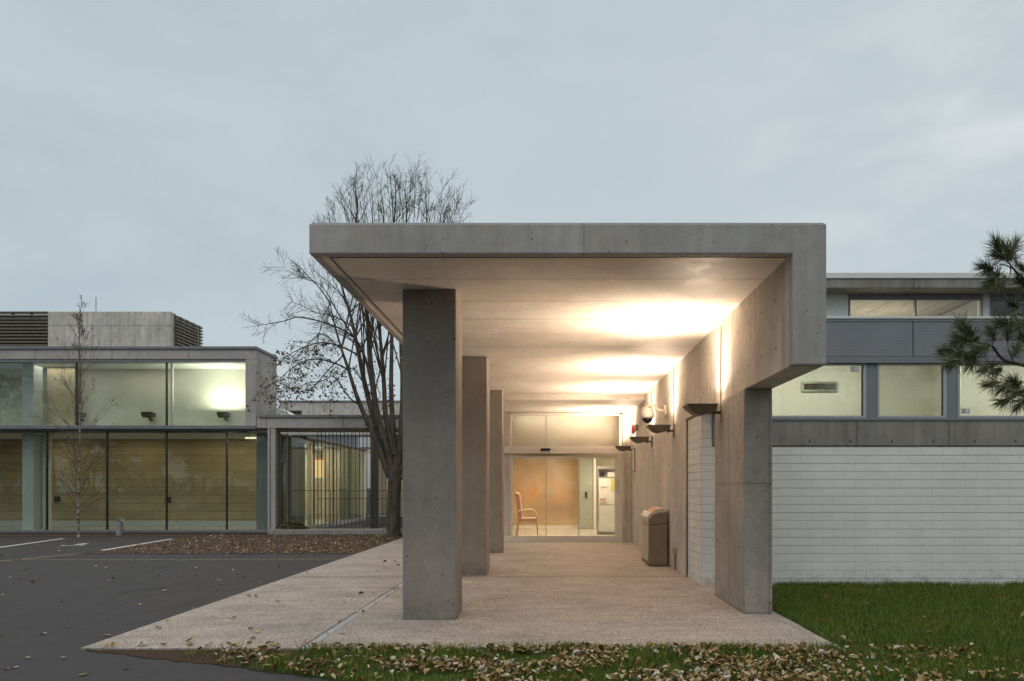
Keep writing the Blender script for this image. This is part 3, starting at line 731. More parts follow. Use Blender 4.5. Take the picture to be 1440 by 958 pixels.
# ================================================================ recycling bin
rb = thing('recycling_bin', 'beige recycling bin with arched lid and orange slots against the wall', 'bin', (2.12, 14.2, 0))
yb0, yb1, xb0, xb1 = 13.76, 14.78, 1.945, 2.335
def arch(x0, x1, z0, zc, n=10):
    pts = [(x0, z0)]
    for i in range(n+1):
        t = i/n; xx = x0+(x1-x0)*t
        pts.append((xx, zc[0]+(zc[1]-zc[0])*math.sin(t*math.pi*.62)/math.sin(math.pi*.5)))
    pts.append((x1, z0)); return pts
box('plinth', M['binside'], rb, xb0+.01, yb0-.01, .015, xb1, yb1+.01, .07, .008)
MB().prism([(xb0+.025, .07), (xb0+.025, .90), (xb0+.1, .985), (xb0+.2, 1.02), (xb1-.02, 1.03), (xb1-.02, .07)], 'y', yb0, yb0+.02).build('end_panel', M['binside'], rb, .006)
MB().box(xb0+.01, yb0+.021, .07, xb1-.01, yb1, .93).build('body', M['binfront'], rb, .012)
tr = MB().prism([(xb0+.03, .785), (xb1-.04, .815), (xb1-.04, .83), (xb0+.03, .80)], 'y', yb0-.006, yb0-.001); tr.build('panel_seam', M['darkmetal'], rb)
for k in range(3):
    y0 = yb0-.02+k*.352; y1 = y0+.345
    ld = MB().prism([(xb0-.005, .88), (xb0-.01, .95), (xb0+.04, 1.02), (xb0+.11, 1.08), (xb0+.20, 1.115), (xb0+.30, 1.12), (xb1-.01, 1.10), (xb1, 1.04), (xb0+.20, 1.03), (xb0+.1, .99), (xb0+.03, .92)], 'y', y0, y1)
    lo = ld.build('lid', M['binlid'], rb, .012)
    sl2 = MB().prism([(xb0+.075, 1.052), (xb0+.17, 1.107), (xb0+.165, 1.115), (xb0+.07, 1.06)], 'y', y0+.06, y1-.06)
    sl2.build('slot', M['orange'] if k < 2 else M['darkmetal'], lo)
    fd = MB().box(xb0-.002, y0+.03, .10, xb0+.012, y1-.01, .86).build('front_door', M['binfront'], rb, .006)
    MB().lathe([(.014, 0), (.014, -.01)], (xb0-.002, y0+.16, .80), 12, 'x').build('lock', M['darkmetal'], fd)
for yy in (yb0+.05, yb1-.05): MB().lathe([(.03, -.015), (.03, .015)], (xb0+.04, yy, .03), 12, 'y').build('caster', M['rubber'], rb)
# ================================================================ right wing (painted blockwork, window band, clerestory)
YR = 11.0
def rx(x): return (x-770)*YR/1000
def rz(y): return 1.5+(687-y)*YR/1000
XE = 30.
rw = thing('blockwork_wing', 'low wing of white painted blockwork with grey window band and clerestory', 'building', (6, YR, 0))
bw = MB()
cz = 0.0; hC = .1272
for i in range(22):
    z0 = i*hC-.02; z1 = z0+hC-.005
    top = rz(627)
    jit = random.uniform(-.002, .002)
    if z1 <= top+.02:
        z1 = min(z1, top)
        bw.box(XW+.012, YR-.0+jit, z0, XE, YR+.25, z1)
    elif z0 < ZD-.05:
        bw.box(XW+.012, YR+jit, z0, 2.54, YR+.25, min(z1, ZD-.035))
    z1b = z0+hC-.005
    if z0 < ZD-.05: bw.box(XW+.012-jit, YR+.2505, z0, XW+.20, 12.015, min(z1b, ZD-.035))
bw.build('block_wall', M['blocks'], rw, .004, segs=1)
box('wall_core', M['farplain'], rw, XW+.03, YR+.02, -.05, XE, YR+.24, rz(627)-.001)
bd = MB().box(2.56, YR-.015, rz(627)+.001, XE, YR+.25, rz(592)); bd.build('concrete_band', M['bandholes'], rw, .006)
box('corner_post', M['greymetal'], rw, 2.545, YR+.01, rz(627)+.003, 2.62, YR+.2, ZD+.9)
# sill
box('sill', M['greymetal'], rw, 2.63, YR-.03, rz(592)+.002, XE, YR+.1, rz(588), .004)
# windows
wins = [(rx(1082)-.9, rx(1218)), (rx(1233.5), rx(1331)), (rx(1346.5), rx(1346.5)+2.9), (rx(1346.5)+3.12, rx(1346.5)+4.3), (rx(1346.5)+4.5, rx(1346.5)+7)]
wins[0] = (2.66, rx(1218))
fobs = []
for i, (a, b) in enumerate(wins):
    z0, z1 = rz(588)+.002, rz(511.5)
    w = MB(); t = .035
    w.box(a, YR-.01, z0, a+t, YR+.07, z1); w.box(b-t, YR-.01, z0, b, YR+.07, z1); w.box(a+t, YR-.009, z0, b-t, YR+.069, z0+t); w.box(a+t, YR-.009, z1-t*.7, b-t, YR+.069, z1)
    wo = w.build('window', M['greylite'], rw, .004)
    MB().box(a+t, YR+.025, z0+t, b-t, YR+.033, z1-t*.7).build('pane', M['roomglass'], wo)
    g_ = MB().box(b-t-.014, YR+.034, z0+t, b-t, YR+.062, z1-t*.7); g_.build('gasket', M['darkmetal'], wo)
    # grey mullion panel to the next window
    nx = wins[i+1][0] if i+1 < len(wins) else XE
    box('mullion_panel', M['greymetal'], rw, b+.004, YR+.002, z0, nx-.004, YR+.15, z1)
    if i in (0, 2):
        cx = P(1203.5, 519, YR) if i == 0 else P(1360, 578, YR)
        f_ = MB(); c_ = cx
        f_.box(c_.x-.05, YR+.010, c_.z-.04, c_.x+.05, YR+.024, c_.z+.04); f_.box(c_.x-.075, YR+.008, c_.z-.04, c_.x-.055, YR+.024, c_.z+.04)
        fo = f_.build('glass_sensor', M['steel'], wo, .003)
        MB().box(c_.x-.025, YR+.004, c_.z-.025, c_.x+.025, YR+.0095, c_.z+.025).build('sensor_face', M['whitepaint'], fo)
# ribbed panels above
zp0, zp1 = rz(511.5)+.002, rz(450)
xs = [2.70, rx(1282), rx(1282)+3.9, rx(1282)+7.8, rx(1282)+11.7]
for a, b in zip(xs, xs[1:]):
    box('ribbed_panel', M['ribbed'], rw, a+.008, YR-.045, zp0+.10, b-.008, YR+.1, zp1-.008, .003)
box('panel_backing', M['darkmetal'], rw, 2.70, YR-.02, zp0+.003, XE, YR+.12, zp1-.01)
box('panel_base_trim', M['greymetal'], rw, 2.70, YR-.05, zp0, XE, YR-.022, zp0+.095, .003)
# white ledge, clerestory
box('white_ledge', M['whitepaint'], rw, 2.70, YR-.08, zp1+.002, XE, YR+.22, rz(446.5), .004)
box('ledge_trim', M['greylite'], rw, 2.70, YR-.055, zp1-.03, XE, YR-.046, zp1)
zc0, zc1 = rz(446.5)+.002, rz(411)
YC = YR+.12
def cxx(x): return (x-770)*YC/1000
cl = [(cxx(1193), cxx(1382)), (cxx(1392), cxx(1560)), (cxx(1570), cxx(1760))]
px = 2.70
for i, (a, b) in enumerate(cl):
    box('clerestory_wall', M['whitepaint'], rw, px+.003, YC, zc0, a-.003, YC+.14, zc1)
    w = MB(); t = .03; mid = (a+b)/2
    w.box(a, YC-.01, zc0, a+t, YC+.05, zc1); w.box(b-t, YC-.01, zc0, b, YC+.05, zc1); w.box(a+t, YC-.009, zc1-.09, b-t, YC+.049, zc1); w.box(mid-.015, YC-.009, zc0, mid+.015, YC+.049, zc1-.09)
    wo = w.build('clerestory_window', M['greymetal'], rw, .003)
    MB().box(a+t, YC+.018, zc0, mid-.015, YC+.026, zc1-.09).build('pane', M['winglass'], wo)
    MB().box(mid+.015, YC+.018, zc0, b-t, YC+.026, zc1-.09).build('pane', M['winglass'], wo)
    px = b
box('clerestory_wall', M['whitepaint'], rw, px+.003, YC, zc0, XE, YC+.14, zc1)
rf = MB().box(2.70, YR-.22, zc1+.002, XE, YR+8, rz(398)); rf.build('roof_slab', M['band'], rw, .01)
rt = box('roof_flashing', M['whitepaint'], rw, 2.70, YR-.24, rz(398)+.002, XE, YR+8, rz(390), .006)
# rooms inside
box('room_back_wall', M['roomwall'], rw, 2.7, YR+1.6, .1, XE, YR+1.75, 3.90)
box('room_floor', M['interfloor'], rw, 2.65, YR+.26, .02, XE, YR+1.6, .1)
box('room_ceiling', M['whitepaint'], rw, 2.70, YR+.13, 3.80, XE, YR+1.6, 3.88)
box('room_side_wall', M['roomwall'], rw, 6.83, YR+.95, .1, 6.95, YR+1.6, 3.80)
box('window_shelf', M['whitepaint'], rw, 2.70, YR+.255, rz(588)-.03, XE, YR+.5, rz(588)-.0)
gr = thing('air_grille', 'rectangular air grille on the pale yellow room wall behind window', 'grille', (4.7, YR+1.6, 2.95))
pa = P(1127, 551, YR+1.58); pb = P(1178, 537, YR+1.58)
g1 = MB(); g1.box(pa.x, YR+1.56, pa.z, pb.x, YR+1.598, pa.z+.035); g1.box(pa.x, YR+1.56, pb.z-.035, pb.x, YR+1.598, pb.z); g1.box(pa.x, YR+1.561, pa.z+.035, pa.x+.035, YR+1.598, pb.z-.035); g1.box(pb.x-.035, YR+1.561, pa.z+.035, pb.x, YR+1.598, pb.z-.035)
g1.build('frame', M['curtain'], gr)
g2 = MB()
nn = 16
for i in range(nn): 
    xx = pa.x+.04+(pb.x-pa.x-.08)*i/nn; g2.box(xx, YR+1.57, pa.z+.035, xx+.012, YR+1.59, pb.z-.035)
g2.build('louvre', M['bronze'], gr)
MB().box(pa.x+.036, YR+1.592, pa.z+.036, pb.x-.036, YR+1.598, pb.z-.036).build('duct', M['darkmetal'], gr)
RC = (1., .97, .86)
for (lx, w) in ((4.3, 34), (7.9, 26), (10.5, 30)):
    t = thing('room_lamp', 'long ceiling lamp in the lit room behind the ' + {4.3: 'window with the air grille', 7.9: 'window behind the pine', 10.5: 'far end windows'}[lx], 'lamp', (lx, YR+.5, 3.77), 'lamps in the lit rooms')
    box('lamp_panel', emit('room_lamp_glow', RC, 3.), t, lx-.6, YR+.3, 3.77, lx+.6, YR+.42, 3.795)
    area_light('lamp_light', (lx, YR+.52, 3.75), (R(12), 0, 0), 2.6, .6, w*ROOMK, RC, t)
# clerestory room
box('clerestory_back_wall', M['beigewall'], rw, 2.7, YR+2.4, 3.95, XE, YR+2.5, 4.52)
box('clerestory_floor', M['whitepaint'], rw, 2.7, YR+.3, 3.89, XE, YR+2.4, 3.94)
box('clerestory_partition', M['columndark'], rw, cxx(1387), YC+.15, 3.945, cxx(1390), YR+2.39, 4.52)
area_light('clerestory_light', (4.9, YR+1.4, 4.50), (R(-12), 0, 0), 2.8, .8, 75*ROOMK, (1, .84, .66), rw)

# ================================================================ left glass wing
YL = 24.0
def lx(x): return (x-770)*YL/1000
def lz(y): return 1.5+(687-y)*YL/1000
XL = -30.
lwg = thing('glass_wing', 'two-storey wing with full height glazing in a thin concrete frame', 'building', (-14, YL, 0))
XRi, XRo = lx(345), lx(360)       # inner and outer edge of the concrete frame, upper floor
ztop, zfl, zg0 = lz(487.5), lz(491.5), lz(505)
box('roof_edge', M['farplain'], lwg, XL, YL, zg0, XRo, YL+.5, zfl, .01)
box('frame_post', M['farplain'], lwg, XRi, YL, lz(602), XRo-.003, YL+.5, zg0-.001, .01)
box('side_wall', M['farplain'], lwg, XRo-.25, YL+.501, lz(602), XRo-.002, YL+1.85, zfl-.002, .01)
box('roof_flashing', M['flash'], lwg, XL, YL-.05, zfl+.001, XRo+.04, YL+1.86, ztop, .008)
box('roof_deck', M['farplain'], lwg, XL, YL+.51, zg0+.05, XRo-.26, YL+1.86, zfl-.02)
box('roof_deck', M['farplain'], lwg, XL, YL+1.87, zg0+.05, -13.6, YL+7, zfl-.03)
hb = MB().box(XL, YL+.03, zg0-.10, XRi, YL+.3, zg0-.004); hb.build('head_beam', M['flash'], lwg)
# mid transom band
md = MB().box(XL, YL-.03, lz(603.5), XRo-.01, YL+.25, lz(598.5)); md.build('floor_edge', M['flash'], lwg, .01)
MB().box(XL, YL+.01, lz(606), lx(376), YL+.2, lz(603.6)).build('shadow_gap', M['darkmetal'], lwg)
# upper panes and mullions
upx = [XL, lx(-150), lx(-22), lx(105), lx(232), XRi]
for a, b in zip(upx, upx[1:]):
    MB().box(a+.02, YL+.10, lz(598.4), b-.02, YL+.115, zg0-.105).build('upper_pane', M['winglass'], lwg)
    box('upper_mullion', M['darkmetal'], lwg, b-.015, YL+.06, lz(598.4), b+.015, YL+.16, zg0-.105)
lox = [XL, lx(-22), lx(63), lx(148), lx(232), lx(317), lx(376)]
zb = lz(745.5)
for a, b in zip(lox, lox[1:]):
    MB().box(a+.02, YL+.10, zb+.003, b-.02, YL+.115, lz(606.2)).build('lower_pane', M['winglass'], lwg)
    box('lower_mullion', M['darkmetal'], lwg, b-.015, YL+.06, zb+.003, b+.015, YL+.16, lz(606.2))
box('base_rail', M['flash'], lwg, XL, YL-.02, .0, lx(377), YL+.25, zb, .01)
box('corner_trim', M['greylite'], lwg, lx(376.5), YL-.02, 0, lx(379.5), YL+.2, lz(602)-.01, .005)
box('corner_column', M['farplain'], lwg, lx(380), YL+.02, 0, lx(387), YL+.5, lz(602)-.015, .01)
# interior
box('upper_back_wall', M['upperwall'], lwg, XL, YL+1.7, lz(603), XRo-.27, YL+1.85, zg0+.04)
box('upper_floor', M['interfloor'], lwg, XL, YL+.26, lz(607), XRi, YL+5.9, lz(599.5))
box('upper_ceiling', M['whitepaint'], lwg, XL, YL+.31, zg0-.06, XRi, YL+1.69, zg0-.005)
box('pale_post', M['upperwall'], lwg, lx(236), YL+.2, lz(599), lx(238), YL+.3, zg0-.07)
box('cream_panel', M['beigewall'], lwg, lx(31), YL+1.2, lz(599), lx(63)+.2, YL+1.35, zg0-.07)
box('lower_back_wall', M['boards'], lwg, XL, YL+3.2, .05, lx(372)-.1, YL+3.4, lz(608))
box('lower_floor', M['interfloor'], lwg, XL, YL+.26, .02, lx(380), YL+3.2, .08)
box('lower_ceiling', M['whitepaint'], lwg, XL, YL+.26, lz(608.5), lx(380), YL+3.2, lz(607.2))
box('wall_skirting', M['column'], lwg, XL, YL+3.1, .081, lx(350), YL+3.19, .27)
box('grey_side_wall', M['columndark'], lwg, lx(352), YL+.5, .08, lx(372), YL+3.19, lz(608.6))
box('column', M['column'], lwg, lx(13), YL+.6, .08, lx(29), YL+1.05, lz(608.6))
box('upper_column', M['column'], lwg, lx(13), YL+.6, lz(599), lx(29), YL+1.05, zg0-.07)
box('lower_cream_panel', M['creamwall'], lwg, lx(30), YL+1.0, .08, lx(41), YL+1.1, lz(608.6))
for (x, yy) in ((80, 702), (236, 703)):
    c_ = P(x, yy, YL+3.15); box('wall_socket', M['darkmetal'], lwg, c_.x-.1, YL+3.13, c_.z-.1, c_.x+.1, YL+3.199, c_.z+.1, .01)
c_ = P(172.5, 731.5, YL+.09); box('glass_sticker', M['paper'], lwg, c_.x-.035, YL+.092, c_.z-.035, c_.x+.035, YL+.099, c_.z+.035)
# small floodlights on the upper back wall
def small_flood():
    t = thing('indoor_floodlight', '', 'floodlight', (0, YL+1.69, 0), 'floodlights on the upper back wall')
    h = MB(); y1 = YL+1.69
    h.prism([(y1-.42, .10), (y1-.38, -.03), (y1-.25, -.10), (y1-.12, -.05), (y1-.10, .08)], 'x', -.19, .19)
    h.build('housing', M['lamphousing'], t, .01)
    MB().tube([(0, y1-.2, -.05), (0, y1-.12, -.16), (0, y1-.01, -.16)], .04, 8).build('bracket', M['lamphousing'], t, 0, True)
    return t
f0 = small_flood()
for i, (x, y, lab) in enumerate(((316, 584, 'small floodlight throwing a bright glow on the upper bay wall'), (210, 584, 'unlit floodlight behind the middle upper pane'), (112, 584, 'dark floodlight behind the birch on upper floor'))):
    f = f0 if i == 0 else copy_tree(f0)
    p_ = P(x, y, YL+1.5); f.location = (p_.x, YL+1.69, p_.z); f['label'] = lab
p_ = P(316, 584, YL+1.5)
area_light('flood_light', (p_.x, YL+1.1, p_.z+.13), (R(180+4), 0, 0), .9, .4, 54*LEFTK, (1, 1, .84), f0)
for (xx, e) in ((-14.3, 9), (-17.2, 9)):
    area_light('upper_light', (xx, YL+.9, zg0-.1), (0, 0, 0), 2.2, .5, e*LEFTK, (1, .94, .80), lwg)
for (xx, e) in ((-10.6, 26), (-12.6, 9), (-15.4, 10), (-18.5, 10)):
    area_light('lower_light', (xx, YL+2.1, lz(609.5)), (0, 0, 0), 1.6, .6, e*LEFTK, (1, .90, .66), lwg)
# roof boxes
YB = 26.5
def bp(x, y): return P(x, y, YB)
pb0 = thing('roof_plant_room', 'concrete plant room with dark slatted screens on the glass wing roof', 'plant room', (bp(155, 487).x, YB, zfl))
a, b = bp(67, 487).x, bp(240, 487).x; zt = bp(0, 438).z
box('concrete_wall', M['far'], pb0, a, YB, zfl-.3, b, YB+.3, zt, .02)
MB().box(a, YB+.31, zfl-.3, b-.05, YB+2.2, zt-.05).build('core', M['far'], pb0)
lv = MB(); n_ = 15
a2 = bp(-40, 487).x
for i in range(n_):
    z0 = zfl+.0+(zt-zfl-.05)*i/n_; lv.box(a2, YB+.02, z0, a-.03, YB+.12, z0+.065)
MB().box(a2, YB+.5, zfl-.2, a-.03, YB+.549, zt-.06).build('screen_backing', M['darkmetal'], pb0)
lv.build('slatted_screen', M['bronze'], pb0)
lvb = MB()
for i in range(8): lvb.box(a2+i*.7, YB+.13, zfl-.2, a2+i*.7+.06, YB+.2, zt-.03)
lvb.box(a2, YB+.55, zfl-.2, a-.03, YB+.6, zt-.12)
lvb.build('screen_posts', M['darkmetal'], pb0)
box('screen_cap', M['bronze'], pb0, a2, YB+.0, zt-.05, a-.03, YB+.2, zt, .006)
lr = MB()
xr = b+.03; zt2 = zt-.03
for i in range(15):
    z0 = zfl+(zt2-zfl)*i/15; lr.box(xr, YB+.25, z0, xr+.08, YB+2.25, z0+.062)
lr.build('slatted_screen', M['bronze'], pb0)
lr = MB()
for i in range(5): lr.box(xr-.05, YB+.25+i*.48, zfl-.2, xr-.002, YB+.31+i*.48, zt2)
lr.build('screen_posts', M['bronze'], pb0)
q_ = P(135, 438, YB+1)
tag(MB().tube([(q_.x, YB+1, zt-.2), (q_.x, YB+1, P(135, 418, YB+1).z)], .02, 6).build('roof_antenna', M['greylite']), 'thin upright aerial rod on the plant room roof', 'antenna')

# ================================================================ link canopy, glazed corridor, bars
lk = thing('link_canopy', 'thin concrete link roof running from the glass wing behind the bare tree', 'canopy', (-7, YL, 3.5))
xk0 = XRo+.005
box('roof_slab', M['farplain'], lk, xk0-.0, YL+.03, lz(602), -3.2, YL+1.83, lz(587.5), .01)
box('roof_flashing', M['flash'], lk, lx(364), YL-.02, lz(587.5)+.002, -3.2, YL+1.88, lz(583.5), .008)
YK = 23.4
lg = MB().box(lx(387), YK, -.05, -4.42, YK+.6, .145); o = lg.build('concrete_ledge', M['ledge'], None, .012); tag(o, 'low concrete ledge along the foot of the barred screen', 'ledge')
# door pane between column and corridor
gd = thing('side_door', 'narrow glazed side door beside the concrete column', 'door', (lx(394), YL+.3, 0))
w = MB(); a, b = lx(388.5), lx(400.5); zt_ = lz(609)
w.box(a, YL+.3, .1, a+.05, YL+.36, zt_); w.box(b-.06, YL+.3, .1, b, YL+.36, zt_); w.box(a+.05, YL+.301, lz(650), b-.06, YL+.359, lz(647.5)); w.box(a+.05, YL+.301, .1, b-.06, YL+.359, .2)
w.build('door_frame', M['bronze'], gd); MB().box(a+.05, YL+.32, .2, b-.06, YL+.33, lz(650)).build('pane', M['winglass'], gd)
MB().box(a+.05, YL+.32, lz(647.5), b-.06, YL+.33, zt_).build('transom_pane', M['winglass'], gd)
gc = thing('glazed_corridor', 'long glazed corridor with pale curtains receding behind the vertical bars', 'corridor', (-8.9, 29, 0))
XC = -8.82
box('parapet', M['farplain'], gc, XC-2.2, YL+1.9, 3.30, XC+.03, 34.4, 3.42, .01)
box('parapet_trim', M['bronze'], gc, XC+.032, YL+1.9, 3.30, XC+.07, 34.4, 3.39)
box('plinth', M['farplain'], gc, XC-.1, YL+.4, -.05, XC+.06, 34.4, .12)
y = YL+.45; i = 0
while y < 34.2:
    y2 = min(y+2.45, 34.3)
    MB().box(XC-.03, y+.03, .12, XC-.018, y2-.03, 3.3).build('pane', glass_c, gc)
    box('mullion', M['bronze'], gc, XC-.04, y-.012, .12, XC+.01, y+.012, 3.3)
    y = y2
box('corridor_floor', M['interfloor'], gc, XC-2.2, YL+.9, 0, XC-.05, 34.4, .06)
box('corridor_end_wall', M['creamwall'], gc, XC-2.2, 34.3, .06, XC-.0, 34.4, 3.29)
box('corridor_back_wall', M['beigewall'], gc, XC-2.2, YL+3.5, .06, XC-2.1, 34.29, 3.29)
# curtains: folded cloth hanging just inside the glass
def curtain(y0, y1, m, x=XC-.25, amp=.05, wl=.22):
    q = MB(); n = int((y1-y0)/.03); pts = []
    for k in range(n+1):
        yy = y0+(y1-y0)*k/n; pts.append((x+amp*math.sin(2*math.pi*yy/wl)+amp*.4*math.sin(5.1*yy), yy))
    for (p0, p1) in zip(pts, pts[1:]):
        q.quad((p0[0], p0[1], .1), (p1[0], p1[1], .1), (p1[0], p1[1], 3.2), (p0[0], p0[1], 3.2))
    o = q.build('curtain', m, gc)
curtain(24.5, 26.6, M['curtain']); curtain(27.0, 27.3, M['curtain2']); curtain(28.9, 34.0, M['curtain2'], wl=.33); curtain(30.8, 34.1, M['curtain'], XC-.14, .04, .4)
wd = thing('lit_opening', 'small bright orange lit opening glowing behind the corridor glass', 'light', (-10.4, 30, 1.6))
p0 = P(443, 672, 29.6); p1 = P(459, 647, 29.6)
MB().box(p0.x, 29.6, p0.z, p1.x, 29.66, p1.z).build('glowing_pane', emit('warm_opening', (1., .62, .28), 1.6), wd)  # added glowing pane imitates warm lamps reflected in the corridor glass
MB().box(p0.x-.05, 29.59, p0.z, p0.x-.002, 29.67, p1.z).box(p0.x-.05, 29.59, p1.z+.001, p1.x+.05, 29.67, p1.z+.05).build('frame', M['orange'], wd)  # orange edging round the added reflection pane
area_light('corridor_light', (XC-1.1, 29.5, 3.25), (0, 0, 0), .6, 8, 190, (1, .95, .80), gc)
# vertical bars
bf = thing('bar_screen', 'screen of tall slim bronze vertical bars under the link roof', 'railing', (-6.6, YL+1.6, 0))
YBar = YL+1.62
xbar = (447-770)*YBar/1000; k = 0
while xbar < -4.3:
    box('bar', M['bronze'], bf, xbar-.010, YBar-.02, .0, xbar+.010, YBar+.02, lz(602)-.003)
    xbar += .136; k += 1
box('rail', M['bronze'], bf, (447-770)*YBar/1000, YBar-.028, 1.115, -4.3, YBar-.021, 1.14)
hr = thing('handrail', 'thin metal rail crossing in front of the glazed corridor', 'railing', (-7, YL+1.2, 1.42))
MB().tube([(lx(388), YL+1.25, 1.42), (-4.3, YL+1.25, 1.42)], .014, 6).build('rail', M['bronze'], hr)
for xx in (-9.1, -7.7, -6.3, -4.9): MB().tube([(xx, YL+1.25, 1.42), (xx, YL+1.25, 0)], .012, 6).build('post', M['bronze'], hr)
tag(box('bronze_post', M['bronze'], None, P(522, 0, 27).x, 27, -.02, P(531, 0, 27).x, 27.2, 3.55), 'broad bronze brown post standing behind the vertical bars', 'post')
# yard behind the bars
tag(box('planter_box', M['flash'], None, P(514, 0, 29).x, 29, -.02, P(566, 0, 29).x, 30, .38, .02), 'long low grey concrete planter behind the bars', 'planter')
tag(box('low_wall', M['greymetal'], None, P(516, 0, 33).x, 33, -.02, P(528, 0, 33).x, 33.4, 1.5, .01), 'waist-high grey metal cabinet at the end of the corridor', 'cabinet')
fb = thing('flat_roof_building', 'pale concrete flat-roofed building far behind the link roof', 'building', (-9, 42, 0))
def fz(y, Y=42.): return 1.5+(687-y)*Y/1000
fx0, fx1 = P(393, 0, 42).x, 4.
box('upper_wall', M['far'], fb, fx0, 42, fz(612), fx1, 42.3, fz(565.5), .02)
box('roof_flashing', M['flash'], fb, fx0-.05, 41.95, fz(565.5)+.002, fx1, 42.4, fz(563.5))
box('lower_wall', M['beigewall'], fb, fx0-6, 42, -.02, fx1, 42.3, fz(632))
box('window_band', M['greymetal'], fb, fx0-6, 42.1, fz(632)+.01, fx1, 42.2, fz(612)-.01)
for k in range(9):
    box('wall_fin', M['curtain2'], fb, -11+k*.95, 41.7, 0, -10.6+k*.95, 41.98, fz(638))
box('dark_opening', M['darkmetal'], fb, P(404, 0, 42).x, 41.97, fz(583), P(424, 0, 42).x, 41.995, fz(577.5))
for k in range(5): box('window', M['column'], fb, -11.2+k*1.9, 42.03, fz(629), -9.8+k*1.9, 42.09, fz(615))
# white lit panel between corridor and bronze post
tag(box('lit_wall_panel', M['whitepaint'], None, P(514, 0, 36).x, 36, .9, P(522, 0, 36).x, 36.1, 3.25), 'narrow white wall panel between corridor end and bronze post', 'panel')
# tilted white skylight on the link roof
sk2 = thing('roof_skylight', 'wedge shaped white skylight on the link roof', 'skylight', (-9, 27, 3.9))
a = P(389, 584, 25.); b = P(412, 583, 25.)
MB().prism([(a.x, 3.99), (b.x, 3.99), (b.x, 4.05), (a.x+.1, P(0, 574, 25.).z), (a.x, P(0, 574, 25.).z)], 'y', 25., 25.8).build('curb', M['whitepaint'], sk2)
# metal ash bin by the glass
ab = thing('ash_bin', 'small brushed metal ash bin standing against the glass wing', 'ash bin', (P(168, 0, 23).x, 23, 0))
ax = P(168, 0, 23).x
MB().lathe([(.105, -.015), (.105, .42)], (ax, 23, 0), 20).build('body', M['steel'], ab, 0)
MB().lathe([(.10, .422), (.10, .43)], (ax, 23, 0), 20).build('sand_tray', M['darkmetal'], ab, 0)
rr = MB()
for k in range(4):
    t_ = R(45+90*k); rr.tube([(ax+.09*math.cos(t_), 23+.09*math.sin(t_), .42), (ax+.09*math.cos(t_), 23+.09*math.sin(t_), .52)], .012, 6)
rr.lathe([(.1, .52), (.105, .535), (.03, .55)], (ax, 23, 0), 20)
rr.build('hood', M['steel'], ab, 0)
# ================================================================ trees
def rvec(): 
    v = Vector((random.gauss(0, 1), random.gauss(0, 1), random.gauss(0, 1))); return v.normalized()
def smooth_path(pts, n=4):
    out = []
    for i in range(len(pts)-1):
        p0 = pts[max(i-1, 0)]; p1 = pts[i]; p2 = pts[i+1]; p3 = pts[min(i+2, len(pts)-1)]
        for k in range(n):
            t = k/n
            out.append(.5*((2*p1)+(p2-p0)*t+(2*p0-5*p1+4*p2-p3)*t*t+(3*p1-p0-3*p2+p3)*t**3))
    out.append(pts[-1]); return out
def grow(mb, tips, p, d, L, r, lvl, up=.12, wig=.16, spread=(25, 50), nch=(3, 6), kmin=.0035):
    n = max(3, int(L/.22)); n = min(n, 9); seg = L/n
    pts = [p]; d = d.normalized(); dirs = [d]
    for i in range(n):
        d = (d+rvec()*wig+Vector((0, 0, up))).normalized(); pts.append(pts[-1]+d*seg); dirs.append(d)
    rad = [max(kmin, r*(1-.75*i/n)) for i in range(n+1)]
    mb.tube(pts, rad, 5 if r > .03 else (4 if r > .012 else 3), cap=False)
    tips.append((pts[-1], d, lvl)); 
    if lvl <= 0: return
    for c in range(random.randint(*nch)):
        t = random.uniform(.2, .97); i = min(int(t*n), n-1); q = pts[i].lerp(pts[i+1], t*n-i)
        ax = dirs[i].cross(rvec()).normalized(); dd = Matrix.Rotation(R(random.uniform(*spread)), 3, ax) @ dirs[i]
        grow(mb, tips, q, dd, L*random.uniform(.38, .62)*(1.1-.4*t), max(kmin, rad[i]*.55), lvl-1, up, wig, spread, nch, kmin)
def leaf(mb, p, s, tilt=1., curl=.3):
    """one small leaf: pointed oval of 6 faces folded along its rib"""
    a = rvec(); nrm = (Vector((0, 0, 1))*(1-tilt)+rvec()*tilt).normalized()
    a = (a-nrm*a.dot(nrm)).normalized(); b = nrm.cross(a)
    c = random.uniform(-curl, curl)*s; f = random.uniform(0, curl)*s
    base = p-a*s*.5; tip = p+a*s*.55+nrm*c
    l1 = p-a*s*.18+b*s*.34+nrm*f; l2 = p+a*s*.2+b*s*.28+nrm*(f+c*.3); r1 = p-a*s*.18-b*s*.34+nrm*f; r2 = p+a*s*.2-b*s*.28+nrm*(f+c*.3)
    m1 = p-a*s*.15; m2 = p+a*s*.2+nrm*c*.2
    n = len(mb.v); mb.v += [tuple(x) for x in (base, m1, m2, tip, l1, l2, r1, r2)]
    for q in ((0, 1, 4), (1, 2, 5, 4), (2, 3, 5), (0, 6, 1), (1, 6, 7, 2), (2, 7, 3)): mb.face(tuple(n+i for i in q))

